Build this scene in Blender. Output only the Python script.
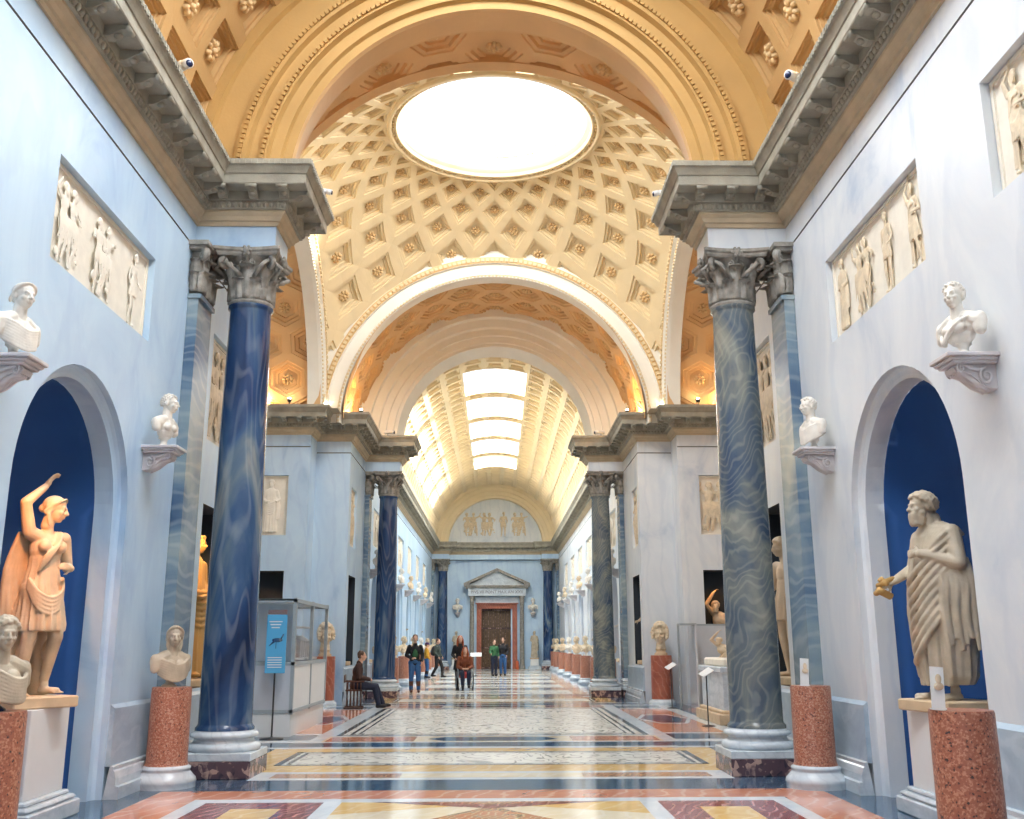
import bpy, bmesh, math, random
from math import sin, cos, pi, radians as R_, sqrt, atan2
from mathutils import Vector, Matrix, Euler
random.seed(7)
C = bpy.context.scene
COL = C.collection
for o in list(bpy.data.objects): bpy.data.objects.remove(o)

# ---------------------------------------------------------------- camera, exposure, world, sun, skylight areas
F, TH, PSI, ROLL, CX, CH = 980., .2345, .0165, .003, .05, 1.55
cam = bpy.data.objects.new('camera', bpy.data.cameras.new('camera')); COL.objects.link(cam)
cam.data.sensor_width = 36; cam.data.lens = F / 1024 * 36; cam.data.clip_end = 300; cam.data.clip_start = .05
fw = Vector((sin(PSI) * cos(TH), cos(PSI) * cos(TH), sin(TH)))
rt = Vector((cos(PSI), -sin(PSI), 0)); up = rt.cross(fw)
rt2 = rt * cos(ROLL) - up * sin(ROLL); up2 = up * cos(ROLL) + rt * sin(ROLL)
cam.matrix_world = Matrix(((rt2.x, up2.x, -fw.x, CX), (rt2.y, up2.y, -fw.y, 0), (rt2.z, up2.z, -fw.z, CH), (0, 0, 0, 1)))
C.camera = cam
C.view_settings.view_transform = 'Standard'; C.view_settings.look = 'None'
C.view_settings.gamma = 1; C.view_settings.use_curve_mapping = False
C.view_settings.exposure = .25
C.cycles.use_denoising = True
C.cycles.max_bounces = 7; C.cycles.diffuse_bounces = 5; C.cycles.glossy_bounces = 3
C.cycles.transparent_max_bounces = 8; C.cycles.sample_clamp_indirect = 6
W = bpy.data.worlds.new('sky'); C.world = W; W.use_nodes = True
bg = W.node_tree.nodes['Background']; bg.inputs[0].default_value = (.80, .90, 1, 1); bg.inputs[1].default_value = 1.7

def light(name, kind, loc, power, color, size=None, direction=None, **kw):
    d = bpy.data.lights.new(name, kind); d.energy = power; d.color = color
    for k, v in kw.items(): setattr(d, k, v)
    if size is not None:
        if kind == 'AREA':
            d.size = size[0]
            if len(size) > 1: d.shape = 'RECTANGLE'; d.size_y = size[1]
            else: d.shape = 'DISK'
        else: d.shadow_soft_size = size[0]
    o = bpy.data.objects.new(name, d); COL.objects.link(o); o.location = loc
    if direction is not None: o.rotation_euler = Vector(direction).to_track_quat('-Z', 'Y').to_euler()
    return o
sun = light('sun', 'SUN', (20, 40, 30), 17, (1, .93, .82), direction=(-.87, .06, -.47), angle=.02)
DAY = (.90, .95, 1.0); WARM = (1, .56, .20)
light('oculus_daylight', 'AREA', (0, 21.575, 14.1), 900, (.97, .98, 1), (4.4,), (0, 0, -1))
SKY_A = [-.6, 3.68, 7.96]; SKY_C = [35.1 + 4.28 * i for i in range(5)]
for y in SKY_A: light('skylight_daylight', 'AREA', (0, y + 1.55, 11.85), 400, DAY, (2.7, 3.3), (0, 0, -1))
for y in SKY_C: light('skylight_daylight', 'AREA', (0, y + 1.55, 11.85), 520, (.90, .95, 1), (2.7, 3.3), (0, 0, -1))

for sx in (-1, 1):      # lamps hidden behind the cornices
    light('cornice_lamp', 'AREA', (sx * 3.55, 4.6, 7.95), 22, WARM, (.2, 14.), (-sx * .75, 0, 1)).rotation_euler = (0, (pi - .55) * 1 if sx > 0 else -(pi - .55), 0)
    for x, y, p in ((4.65, 26.45, 30), (3.9, 27.4, 80), (3.9, 14.2, 60), (6.2, 25.7, 50), (6.2, 17.5, 50), (8.2, 25.7, 35), (8.2, 17.5, 35)):
        light('cornice_lamp', 'POINT', (sx * x, y, 8.0), p, WARM, (.06,))
# ---------------------------------------------------------------- materials
def nt(name):
    m = bpy.data.materials.new(name); m.use_nodes = True
    return m, m.node_tree.nodes, m.node_tree.links, m.node_tree.nodes['Principled BSDF']
def c4(c): return (c[0], c[1], c[2], 1)
def plain(name, col, rough=.6, metal=0, var=.12, scale=6, bump=0, bscale=30, spec=.5, col2=None):
    m, N, L, b = nt(name)
    b.inputs['Roughness'].default_value = rough; b.inputs['Metallic'].default_value = metal
    b.inputs['Specular IOR Level'].default_value = spec
    g = N.new('ShaderNodeNewGeometry'); n = N.new('ShaderNodeTexNoise'); n.inputs['Scale'].default_value = scale
    n.inputs['Detail'].default_value = 6; L.new(g.outputs['Position'], n.inputs['Vector'])
    r = N.new('ShaderNodeValToRGB'); r.color_ramp.elements[0].position = .3; r.color_ramp.elements[1].position = .7
    c2 = col2 or [x * (1 - var) for x in col]
    r.color_ramp.elements[0].color = c4(c2); r.color_ramp.elements[1].color = c4(col)
    L.new(n.outputs['Fac'], r.inputs['Fac']); L.new(r.outputs['Color'], b.inputs['Base Color'])
    if bump:
        n2 = N.new('ShaderNodeTexNoise'); n2.inputs['Scale'].default_value = bscale; n2.inputs['Detail'].default_value = 5
        L.new(g.outputs['Position'], n2.inputs['Vector'])
        bp = N.new('ShaderNodeBump'); bp.inputs['Strength'].default_value = bump; bp.inputs['Distance'].default_value = .02
        L.new(n2.outputs['Fac'], bp.inputs['Height']); L.new(bp.outputs['Normal'], b.inputs['Normal'])
    return m
def marble(name, base, vein, dark, rough=.3, stretch=(1, 1, 1), rot=(0, 0, 0), scale=1.2, dist=3, vw=.5, cloud=.5):
    """veined stone: cloudy base with thin veins and broad darker drifts"""
    m, N, L, b = nt(name); b.inputs['Roughness'].default_value = rough
    g = N.new('ShaderNodeNewGeometry'); mp = N.new('ShaderNodeMapping'); mp.inputs['Scale'].default_value = stretch
    mp.inputs['Rotation'].default_value = rot; L.new(g.outputs['Position'], mp.inputs['Vector'])
    n = N.new('ShaderNodeTexNoise'); n.inputs['Scale'].default_value = scale; n.inputs['Detail'].default_value = 8
    n.inputs['Distortion'].default_value = dist * .4; n.inputs['Roughness'].default_value = .6; L.new(mp.outputs[0], n.inputs['Vector'])
    r = N.new('ShaderNodeValToRGB'); e = r.color_ramp.elements
    e[0].position = .28; e[0].color = c4(dark); e[1].position = .62; e[1].color = c4(base)
    k = e.new(.42); k.color = c4([base[i] * (1 - cloud) + dark[i] * cloud for i in range(3)])
    L.new(n.outputs['Fac'], r.inputs['Fac'])
    w = N.new('ShaderNodeTexWave'); w.inputs['Scale'].default_value = scale * .9; w.inputs['Distortion'].default_value = dist * 3
    w.inputs['Detail'].default_value = 5; w.inputs['Detail Scale'].default_value = 1.4; L.new(mp.outputs[0], w.inputs['Vector'])
    r2 = N.new('ShaderNodeValToRGB'); r2.color_ramp.elements[0].position = .0; r2.color_ramp.elements[1].position = .16
    r2.color_ramp.elements[0].color = (vw, vw, vw, 1); r2.color_ramp.elements[1].color = (0, 0, 0, 1)
    L.new(w.outputs['Fac'], r2.inputs['Fac'])
    mx = N.new('ShaderNodeMixRGB'); L.new(r2.outputs['Color'], mx.inputs['Fac']); L.new(r.outputs['Color'], mx.inputs[1])
    mx.inputs[2].default_value = c4(vein); L.new(mx.outputs[0], b.inputs['Base Color'])
    return m
def banded(name, cols, scale, dist, rough=.22, stretch=(1, 1, 1), rot=(0, 0, 0), detail=4, dscale=1.0, prof='SAW'):
    """strongly banded column marble"""
    m, N, L, b = nt(name); b.inputs['Roughness'].default_value = rough
    g = N.new('ShaderNodeNewGeometry'); mp = N.new('ShaderNodeMapping'); mp.inputs['Scale'].default_value = stretch
    mp.inputs['Rotation'].default_value = rot; L.new(g.outputs['Position'], mp.inputs['Vector'])
    w = N.new('ShaderNodeTexWave'); w.wave_profile = prof; w.bands_direction = 'Z'; w.inputs['Scale'].default_value = scale
    w.inputs['Distortion'].default_value = dist; w.inputs['Detail'].default_value = detail; w.inputs['Detail Scale'].default_value = dscale
    L.new(mp.outputs[0], w.inputs['Vector'])
    n = N.new('ShaderNodeTexNoise'); n.inputs['Scale'].default_value = 1.1; n.inputs['Detail'].default_value = 7; n.inputs['Distortion'].default_value = 1.2
    L.new(mp.outputs[0], n.inputs['Vector'])
    ad = N.new('ShaderNodeMath'); ad.operation = 'MULTIPLY_ADD'; ad.inputs[1].default_value = .42
    L.new(w.outputs['Fac'], ad.inputs[0])
    ml = N.new('ShaderNodeMath'); ml.operation = 'MULTIPLY_ADD'; ml.inputs[1].default_value = 1.7; ml.inputs[2].default_value = -.55
    L.new(n.outputs['Fac'], ml.inputs[0]); L.new(ml.outputs[0], ad.inputs[2])
    r = N.new('ShaderNodeValToRGB'); e = r.color_ramp.elements
    for i, (p, c) in enumerate(cols):
        k = e[0] if i == 0 else (e[1] if i == len(cols) - 1 else None)
        if k is None: continue
        k.position = p; k.color = c4(c)
    for p, c in cols[1:-1]:
        k = e.new(p); k.color = c4(c)
    L.new(ad.outputs[0], r.inputs['Fac']); L.new(r.outputs['Color'], b.inputs['Base Color'])
    return m
def column_marble(name, cols, _a, rough, stretch, rot, scale, dist, wscale, vein, vamt):
    # cloudy drifts of colour crossed by fine undulating veins
    m, N, L, b = nt(name); b.inputs['Roughness'].default_value = rough
    g = N.new('ShaderNodeNewGeometry'); mp = N.new('ShaderNodeMapping'); mp.inputs['Scale'].default_value = stretch
    mp.inputs['Rotation'].default_value = rot; L.new(g.outputs['Position'], mp.inputs['Vector'])
    n = N.new('ShaderNodeTexNoise'); n.inputs['Scale'].default_value = scale; n.inputs['Detail'].default_value = 6; n.inputs['Distortion'].default_value = dist
    L.new(mp.outputs[0], n.inputs['Vector'])
    r = N.new('ShaderNodeValToRGB'); e = r.color_ramp.elements
    e[0].position = cols[0][0]; e[0].color = c4(cols[0][1]); e[1].position = cols[-1][0]; e[1].color = c4(cols[-1][1])
    for p, c in cols[1:-1]: k = e.new(p); k.color = c4(c)
    L.new(n.outputs['Fac'], r.inputs['Fac'])
    w = N.new('ShaderNodeTexWave'); w.bands_direction = 'Z'; w.inputs['Scale'].default_value = wscale; w.inputs['Distortion'].default_value = 7
    w.inputs['Detail'].default_value = 3; w.inputs['Detail Scale'].default_value = .8; w.inputs['Detail Roughness'].default_value = .45
    nw = N.new('ShaderNodeTexNoise'); nw.inputs['Scale'].default_value = scale * 1.3; nw.inputs['Detail'].default_value = 2; L.new(mp.outputs[0], nw.inputs['Vector'])
    vm = N.new('ShaderNodeVectorMath'); vm.operation = 'MULTIPLY_ADD'; vm.inputs[1].default_value = (_a, _a, _a); L.new(nw.outputs['Color'], vm.inputs[0]); L.new(mp.outputs[0], vm.inputs[2]); L.new(vm.outputs[0], w.inputs['Vector'])
    r2 = N.new('ShaderNodeValToRGB'); q = r2.color_ramp.elements; q[0].position = .62; q[0].color = (0, 0, 0, 1); q[1].position = 1; q[1].color = (vamt, vamt, vamt, 1)
    L.new(w.outputs['Fac'], r2.inputs['Fac'])
    n3 = N.new('ShaderNodeTexNoise'); n3.inputs['Scale'].default_value = scale * 1.7; n3.inputs['Detail'].default_value = 3; L.new(mp.outputs[0], n3.inputs['Vector'])
    mu = N.new('ShaderNodeMath'); mu.operation = 'MULTIPLY'; L.new(r2.outputs['Color'], mu.inputs[0]); L.new(n3.outputs['Fac'], mu.inputs[1])
    mx = N.new('ShaderNodeMixRGB'); L.new(mu.outputs[0], mx.inputs['Fac']); L.new(r.outputs['Color'], mx.inputs[1]); mx.inputs[2].default_value = c4(vein)
    L.new(mx.outputs[0], b.inputs['Base Color']); return m
def granite(name, c1, c2, c3, scale=60, rough=.35):
    m, N, L, b = nt(name); b.inputs['Roughness'].default_value = rough
    g = N.new('ShaderNodeNewGeometry'); v = N.new('ShaderNodeTexVoronoi'); v.inputs['Scale'].default_value = scale
    L.new(g.outputs['Position'], v.inputs['Vector'])
    n = N.new('ShaderNodeTexNoise'); n.inputs['Scale'].default_value = scale * .5; n.inputs['Detail'].default_value = 4
    L.new(g.outputs['Position'], n.inputs['Vector'])
    s = N.new('ShaderNodeSeparateColor'); L.new(v.outputs['Color'], s.inputs[0])
    a = N.new('ShaderNodeMath'); a.operation = 'MULTIPLY_ADD'; a.inputs[1].default_value = .5
    L.new(s.outputs[0], a.inputs[0]); L.new(n.outputs['Fac'], a.inputs[2])
    r = N.new('ShaderNodeValToRGB'); e = r.color_ramp.elements
    e[0].position = .42; e[0].color = c4(c2); e[1].position = .95; e[1].color = c4(c3); k = e.new(.55); k.color = c4(c1); k = e.new(.8); k.color = c4(c1)
    L.new(a.outputs[0], r.inputs['Fac']); L.new(r.outputs['Color'], b.inputs['Base Color'])
    return m
def glassy(name, tint=(1, 1, 1), gloss=.12):
    m, N, L, b = nt(name); N.remove(b); out = N['Material Output']
    t = N.new('ShaderNodeBsdfTransparent'); t.inputs[0].default_value = c4(tint)
    g = N.new('ShaderNodeBsdfGlossy'); g.inputs['Roughness'].default_value = .03
    mx = N.new('ShaderNodeMixShader'); mx.inputs[0].default_value = gloss
    L.new(t.outputs[0], mx.inputs[1]); L.new(g.outputs[0], mx.inputs[2]); L.new(mx.outputs[0], out.inputs[0])
    return m
def emis(name, col, s):
    m, N, L, b = nt(name); b.inputs['Emission Color'].default_value = c4(col); b.inputs['Emission Strength'].default_value = s
    b.inputs['Base Color'].default_value = c4(col); return m
M = {}
M['wallL'] = marble('marble with blue daylight tint', (.52, .68, .82), (.36, .50, .70), (.28, .44, .66), .38, (1, 1, .55), (.5, 0, .3), .9, 2.2, .30, .35)  # bluish daylight on the left side is mixed into this marble colour
M['wallR'] = marble('pale grey marble', (.70, .74, .77), (.50, .57, .66), (.42, .51, .62), .38, (1, 1, .55), (-.5, .2, .3), .9, 2.2, .30, .35)
M['dado'] = marble('blue grey dado marble', (.42, .54, .64), (.60, .68, .76), (.28, .38, .50), .3, (1, 1, 1.6), (.3, .2, 0), 1.6, 2.5, .3)
M['basem'] = marble('polished white grey marble', (.62, .68, .72), (.42, .48, .54), (.38, .45, .52), .25, (1, 1, 2), (0, .3, 0), 2.5, 2, .4)
M['goldlit_s'] = plain('stucco with golden lamplight tint', (.50, .31, .125), .7, var=.1, scale=1.5, bump=.15, bscale=25)  # golden light of the cornice lamps is put into this colour
M['warm_s'] = plain('stucco with orange lamplight tint', (.66, .42, .20), .7, var=.1, scale=1.5, bump=.15, bscale=25)  # orange lamplight on the barrel vaults is tinted into the stucco
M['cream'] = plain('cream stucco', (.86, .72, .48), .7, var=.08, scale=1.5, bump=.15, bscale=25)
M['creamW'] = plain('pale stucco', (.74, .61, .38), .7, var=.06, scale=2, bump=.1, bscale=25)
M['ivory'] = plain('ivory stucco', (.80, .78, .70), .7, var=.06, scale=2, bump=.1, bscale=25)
M['ochre'] = plain('ochre stucco with lamplight tint', (.48, .29, .095), .7, var=.12, scale=1.5, bump=.15, bscale=25)  # warm lamplight on the near arch is carried in this base colour
M['gilt'] = plain('ochre stucco rosette', (.74, .52, .26), .6, var=.25, scale=14)
M['corn'] = plain('aged grey brown stone', (.38, .36, .29), .65, var=.35, scale=4, bump=.25, bscale=60)
M['corn2'] = plain('tan stone moulding', (.50, .41, .28), .65, var=.2, scale=4, bump=.2, bscale=60)
M['capst'] = plain('weathered grey capital stone', (.36, .34, .30), .7, var=.5, scale=9, bump=.4, bscale=70)
M['groove'] = plain('dark groove', (.20, .20, .20), .8)
M['blue'] = plain('deep blue niche paint', (.012, .085, .30), .75, var=.18, scale=2)
M['dkn'] = plain('near black recess lining', (.02, .03, .045), .8)  # near black inside of the rectangular niches and the door recess
M['colL'] = column_marble('dark blue veined column marble', [(.32, (.006, .018, .06)), (.48, (.015, .045, .13)), (.58, (.035, .085, .18)), (.66, (.10, .15, .20)), (.76, (.27, .27, .25))], 3.5, .16, (1, 1, .20), (.06, .05, 0), 1.1, 2.6, 1.2, (.45, .5, .52), .25)
M['colR'] = column_marble('rippled green grey column marble', [(.30, (.04, .07, .13)), (.44, (.09, .12, .15)), (.56, (.16, .18, .175)), (.68, (.25, .26, .225)), (.8, (.34, .34, .28))], 1.0, .22, (1, 1, .62), (.45, .45, 0), 1.1, 2.0, 4.2, (.42, .42, .35), .42)
M['pil'] = column_marble('banded pilaster marble', [(.30, (.04, .09, .18)), (.45, (.11, .18, .26)), (.56, (.20, .27, .31)), (.70, (.30, .35, .34)), (.8, (.36, .39, .34))], .9, .25, (.6, .6, 1.1), (.1, .1, 0), .9, 1.0, 1.6, (.55, .60, .58), .35)
M['gran'] = granite('red speckled granite', (.34, .125, .075), (.07, .035, .03), (.48, .27, .19), 85)
M['granB'] = granite('coarse red speckled granite', (.30, .105, .06), (.04, .025, .025), (.46, .22, .14), 70)
M['brec'] = granite('dark breccia', (.09, .055, .07), (.035, .03, .045), (.42, .28, .24), 14, .25)
M['statue'] = plain('warm antique marble', (.72, .56, .38), .5, var=.30, scale=5, bump=.12, bscale=60)
M['statueG'] = plain('greyish antique marble', (.56, .48, .36), .5, var=.35, scale=5, bump=.12, bscale=60)
M['white'] = plain('white bust marble', (.82, .78, .70), .45, var=.22, scale=9, bump=.08, bscale=60)
M['console'] = plain('lilac grey console marble', (.62, .60, .62), .45, var=.2, scale=6, bump=.1)
M['relief'] = plain('cream relief plaster', (.82, .77, .66), .7, var=.12, scale=6, bump=.1)
M['gold'] = plain('warm relief figure plaster', (.76, .64, .46), .65, var=.28, scale=12, bump=.1)
M['footb'] = plain('dark blue bust socle', (.01, .02, .07), .2)
M['plinth'] = plain('sandy plinth stone', (.62, .47, .30), .6, var=.2, scale=7)
M['white_p'] = plain('white painted panel', (.72, .74, .74), .5, var=.03)
M['grey_f'] = plain('grey metal frame', (.33, .38, .41), .4, var=.05)
M['greyp'] = plain('pale grey panel', (.50, .53, .58), .5, var=.04)
M['bluesign'] = plain('light blue sign', (.08, .38, .66), .5, var=.04)
M['black'] = plain('black metal', (.012, .012, .015), .4, var=.05)
M['wood'] = plain('dark red brown wood', (.10, .035, .018), .4, var=.4, scale=15)
M['redm'] = marble('red brown door marble', (.40, .12, .07), (.60, .35, .25), (.22, .06, .04), .3, (1, 1, 1), (0, .4, 0), 2.5, 3, .3)
M['doorw'] = plain('dark bronze door', (.13, .075, .035), .45, var=.3, scale=3)
M['glass'] = glassy('clear glass'); M['skyglass'] = glassy('skylight glass', (1, 1, 1), .03)
def milky():
    m, N, L, b = nt('sun blocking milky glass'); N.remove(b); t = N.new('ShaderNodeBsdfTranslucent'); t.inputs[0].default_value = (.9, .92, .95, 1); L.new(t.outputs[0], N['Material Output'].inputs[0]); return m
M['milky'] = milky()
M['red'] = plain('orange red print', (.62, .13, .05), .6)
M['letter'] = plain('dark grey lettering', (.16, .16, .18), .6)
# floor marbles
def flo(n, a, b_, d, s=1.6, r=.10): return marble(n, a, b_, d, r, (1, 1, 1), (0, 0, .4), s, 2.5, .45)
M['f_blue'] = flo('floor dark blue marble', (.035, .09, .16), (.22, .32, .40), (.015, .045, .09))
M['f_pink'] = flo('floor pink marble', (.62, .27, .16), (.80, .55, .42), (.48, .17, .10))
M['f_red'] = flo('floor dark red marble', (.26, .045, .045), (.75, .55, .50), (.17, .03, .035), 3)
M['f_yel'] = flo('floor yellow marble', (.80, .56, .22), (.88, .72, .42), (.62, .36, .12))
M['f_white'] = flo('floor white marble', (.74, .78, .80), (.58, .64, .70), (.55, .63, .70))
M['f_cream'] = flo('floor cream marble', (.82, .74, .56), (.88, .82, .70), (.74, .62, .42))
M['f_rw'] = flo('floor mottled red marble', (.50, .20, .10), (.78, .68, .42), (.30, .24, .12), 5)
M['f_grey'] = flo('floor dark grey marble', (.10, .12, .14), (.25, .28, .30), (.06, .07, .09))
def mosaic():
    m, N, L, b = nt('white and grey floor mosaic'); b.inputs['Roughness'].default_value = .2
    g = N.new('ShaderNodeNewGeometry')
    n0 = N.new('ShaderNodeTexNoise'); n0.inputs['Scale'].default_value = 1.5; n0.inputs['Detail'].default_value = 1.5; n0.inputs['Distortion'].default_value = 1.2; L.new(g.outputs['Position'], n0.inputs['Vector'])
    n1 = N.new('ShaderNodeMath'); n1.operation = 'MULTIPLY'; n1.inputs[1].default_value = 9; L.new(n0.outputs['Fac'], n1.inputs[0])
    n = N.new('ShaderNodeMath'); n.operation = 'PINGPONG'; n.inputs[1].default_value = .5; L.new(n1.outputs[0], n.inputs[0])
    r = N.new('ShaderNodeValToRGB'); e = r.color_ramp.elements; e[0].position = .06; e[0].color = (.30, .31, .30, 1); e[1].position = .15; e[1].color = (.72, .72, .66, 1)
    L.new(n.outputs[0], r.inputs['Fac']); L.new(r.outputs['Color'], b.inputs['Base Color']); return m
M['f_mos'] = mosaic()

# ---------------------------------------------------------------- mesh helpers
class MB:
    def __init__(s): s.v = []; s.f = []; s.mi = []; s.sm = []
    def add(s, vs, fs, m=0, smooth=False):
        b = len(s.v); s.v += [tuple(p) for p in vs]
        for f in fs: s.f.append(tuple(i + b for i in f)); s.mi.append(m); s.sm.append(smooth)
        return s
    def box(s, c, d, m=0, rot=None, taper=1):
        x, y, z = [q / 2 for q in d]; t = taper
        P = [Vector(p) for p in ((-x, -y, -z), (x, -y, -z), (x, y, -z), (-x, y, -z), (-x * t, -y * t, z), (x * t, -y * t, z), (x * t, y * t, z), (-x * t, y * t, z))]
        if rot: E_ = Euler(rot).to_matrix(); P = [E_ @ p for p in P]
        return s.add([p + Vector(c) for p in P], [(0, 3, 2, 1), (4, 5, 6, 7), (0, 1, 5, 4), (1, 2, 6, 5), (2, 3, 7, 6), (3, 0, 4, 7)], m)
    def rbox(s, c, d, bev, m=0, rot=None):
        """box with chamfered vertical and horizontal edges: stack of chamfered rings"""
        x, y, z = [q / 2 for q in d]; b = bev
        def ring(i, zz): a, e = x - i, y - i; return [(-a + b, -e, zz), (a - b, -e, zz), (a, -e + b, zz), (a, e - b, zz), (a - b, e, zz), (-a + b, e, zz), (-a, e - b, zz), (-a, -e + b, zz)]
        P = ring(b, -z) + ring(0, -z + b) + ring(0, z - b) + ring(b, z); P = [Vector(p) for p in P]
        if rot: E_ = Euler(rot).to_matrix(); P = [E_ @ p for p in P]
        fs = [tuple(range(7, -1, -1)), tuple(range(24, 32))]
        for k in range(3):
            for i in range(8): j = (i + 1) % 8; fs.append((k * 8 + i, k * 8 + j, k * 8 + 8 + j, k * 8 + 8 + i))
        return s.add([p + Vector(c) for p in P], fs, m)
    def lathe(s, prof, n=32, c=(0, 0, 0), m=0, smooth=True, sq=(1, 1), cap=True):
        vs = []; fs = []
        for r, z in prof:
            for i in range(n): a = 2 * pi * i / n; vs.append((c[0] + r * cos(a) * sq[0], c[1] + r * sin(a) * sq[1], c[2] + z))
        for k in range(len(prof) - 1):
            for i in range(n): j = (i + 1) % n; fs.append((k * n + i, k * n + j, (k + 1) * n + j, (k + 1) * n + i))
        s.add(vs, fs, m, smooth)
        if cap: s.add([vs[i] for i in range(n)], [tuple(range(n - 1, -1, -1))], m); s.add(vs[-n:], [tuple(range(n))], m)
        return s
    def ell(s, c, r, nu=12, nv=8, m=0, rot=None, smooth=True):
        P = []; fs = []
        for j in range(nv + 1):
            t = pi * j / nv
            for i in range(nu): a = 2 * pi * i / nu; P.append(Vector((r[0] * sin(t) * cos(a), r[1] * sin(t) * sin(a), r[2] * cos(t))))
        if rot is not None: E_ = rot if isinstance(rot, Matrix) else Euler(rot).to_matrix(); P = [E_ @ p for p in P]
        for j in range(nv):
            for i in range(nu): k = (i + 1) % nu; fs.append((j * nu + i, (j + 1) * nu + i, (j + 1) * nu + k, j * nu + k))
        return s.add([p + Vector(c) for p in P], fs, m, smooth)
    def tube(s, pts, rad, n=8, m=0, smooth=True, flat=1.0):
        pts = [Vector(p) for p in pts]; k = len(pts)
        if not isinstance(rad, (list, tuple)): rad = [rad] * k
        vs = []; fs = []; prev = None
        for i, p in enumerate(pts):
            t = (pts[min(i + 1, k - 1)] - pts[max(i - 1, 0)]).normalized()
            if prev is None: u = t.orthogonal().normalized()
            else: u = (prev - t * prev.dot(t)).normalized()
            prev = u; w = t.cross(u)
            for j in range(n): a = 2 * pi * j / n; vs.append(p + (u * cos(a) + w * sin(a) * flat) * rad[i])
        for i in range(k - 1):
            for j in range(n): q = (j + 1) % n; fs.append((i * n + j, i * n + q, (i + 1) * n + q, (i + 1) * n + j))
        fs.append(tuple(range(n - 1, -1, -1))); fs.append(tuple(range((k - 1) * n, k * n)))
        return s.add(vs, fs, m, smooth)
    def prism(s, poly, z0, z1, m=0, ax='Z'):
        n = len(poly)
        def q(p, z): return {'Z': (p[0], p[1], z), 'Y': (p[0], z, p[1]), 'X': (z, p[0], p[1])}[ax]
        vs = [q(p, z0) for p in poly] + [q(p, z1) for p in poly]
        fs = [tuple(range(n - 1, -1, -1)), tuple(range(n, 2 * n))] + [(i, (i + 1) % n, n + (i + 1) % n, n + i) for i in range(n)]
        return s.add(vs, fs, m)
    def mesh(s, name, mats):
        me = bpy.data.meshes.new(name); me.from_pydata(s.v, [], s.f)
        for m in mats: me.materials.append(M[m] if isinstance(m, str) else m)
        me.polygons.foreach_set('material_index', s.mi); me.polygons.foreach_set('use_smooth', s.sm); me.update()
        return me
    def build(s, name, mats, parent=None, loc=None, rz=None, fix=False):
        if isinstance(mats, str): mats = [mats]
        return obj(name, s.mesh(name, mats), parent, loc, rz)
def obj(name, me, parent=None, loc=None, rz=None):
    o = bpy.data.objects.new(name, me); COL.objects.link(o)
    if parent is not None: o.parent = parent
    if loc is not None: o.location = loc
    if rz is not None: o.rotation_euler = (0, 0, rz)
    return o
def thing(name, label, cat, loc=(0, 0, 0), rz=0, group=None):
    o = bpy.data.objects.new(name, None); COL.objects.link(o); o.location = loc; o.rotation_euler = (0, 0, rz)
    o.empty_display_size = .1; o['label'] = label; o['category'] = cat
    if group: o['group'] = group
    return o
def tag(o, label, cat, group=None):
    o['label'] = label; o['category'] = cat
    if group: o['group'] = group
    return o
def struct(o, label=None):
    o['kind'] = 'structure'
    if label: o['label'] = label
    return o
def kids(o): return [c for c in list(bpy.data.objects) if c.parent == o]
def dup(root, loc, rz=None, label=None, group=None, sc=None, swap=None):
    def cp(o, par):
        c = o.copy(); COL.objects.link(c)
        if par is not None: c.parent = par
        if swap and c.type == 'MESH':
            for a, b in swap.items():
                for i, sl in enumerate(c.material_slots):
                    if sl.material == M[a]: sl.link = 'OBJECT'; sl.material = M[b]
        for k in KID.get(o.name, kids(o)): cp(k, c)
        return c
    KID = {}
    r = cp(root, None); r.location = loc
    if rz is not None: r.rotation_euler = (0, 0, rz)
    if sc: r.scale = sc
    if label: r['label'] = label
    if group: r['group'] = group
    return r

def sweep(mb, path, prof, side=1, closed=False, mfun=None, smooth=False):
    """path: plan points; prof: (offset, z); offset to the side of travel (side=1: left)"""
    P = [Vector((p[0], p[1])) for p in path]; n = len(P); N = []
    for i in range(n):
        a = P[i] - P[i - 1] if (i > 0 or closed) else None; b = P[(i + 1) % n] - P[i] if (i < n - 1 or closed) else None
        na = Vector((-a.y, a.x)).normalized() * side if a is not None else None
        nb = Vector((-b.y, b.x)).normalized() * side if b is not None else None
        if na is None: N.append(nb)
        elif nb is None: N.append(na)
        else: s_ = (na + nb); N.append(s_ / max(.2, (s_.dot(s_)) / 2))
    k = len(prof); vs = []
    for i in range(n):
        for off, z in prof: q = P[i] + N[i] * off; vs.append((q.x, q.y, z))
    for i in range(n if closed else n - 1):
        j = (i + 1) % n
        for a in range(k - 1):
            mb.add([vs[i * k + a], vs[j * k + a], vs[j * k + a + 1], vs[i * k + a + 1]], [(0, 1, 2, 3)], mfun(a) if mfun else 0, smooth)
def ringsweep(mb, prof, cfun, a0=0, a1=pi, n=48, m=0, mfun=None, smooth=True):
    """prof: (radius, along); cfun(angle, radius, along) -> point"""
    k = len(prof)
    for i in range(n):
        t0 = a0 + (a1 - a0) * i / n; t1 = a0 + (a1 - a0) * (i + 1) / n
        for a in range(k - 1):
            q = [cfun(t0, *prof[a]), cfun(t1, *prof[a]), cfun(t1, *prof[a + 1]), cfun(t0, *prof[a + 1])]
            mb.add(q, [(0, 1, 2, 3)], mfun(a) if mfun else m, False)
def weld(me, dist=.0008, smooth_angle=None):
    bm = bmesh.new(); bm.from_mesh(me); bmesh.ops.remove_doubles(bm, verts=bm.verts, dist=dist); bm.to_mesh(me); bm.free()
def clip(me, planes):
    bm = bmesh.new(); bm.from_mesh(me)
    for co, no in planes:
        g = bm.verts[:] + bm.edges[:] + bm.faces[:]
        bmesh.ops.bisect_plane(bm, geom=g, plane_co=co, plane_no=no, clear_outer=True)
    bm.to_mesh(me); bm.free()
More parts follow.
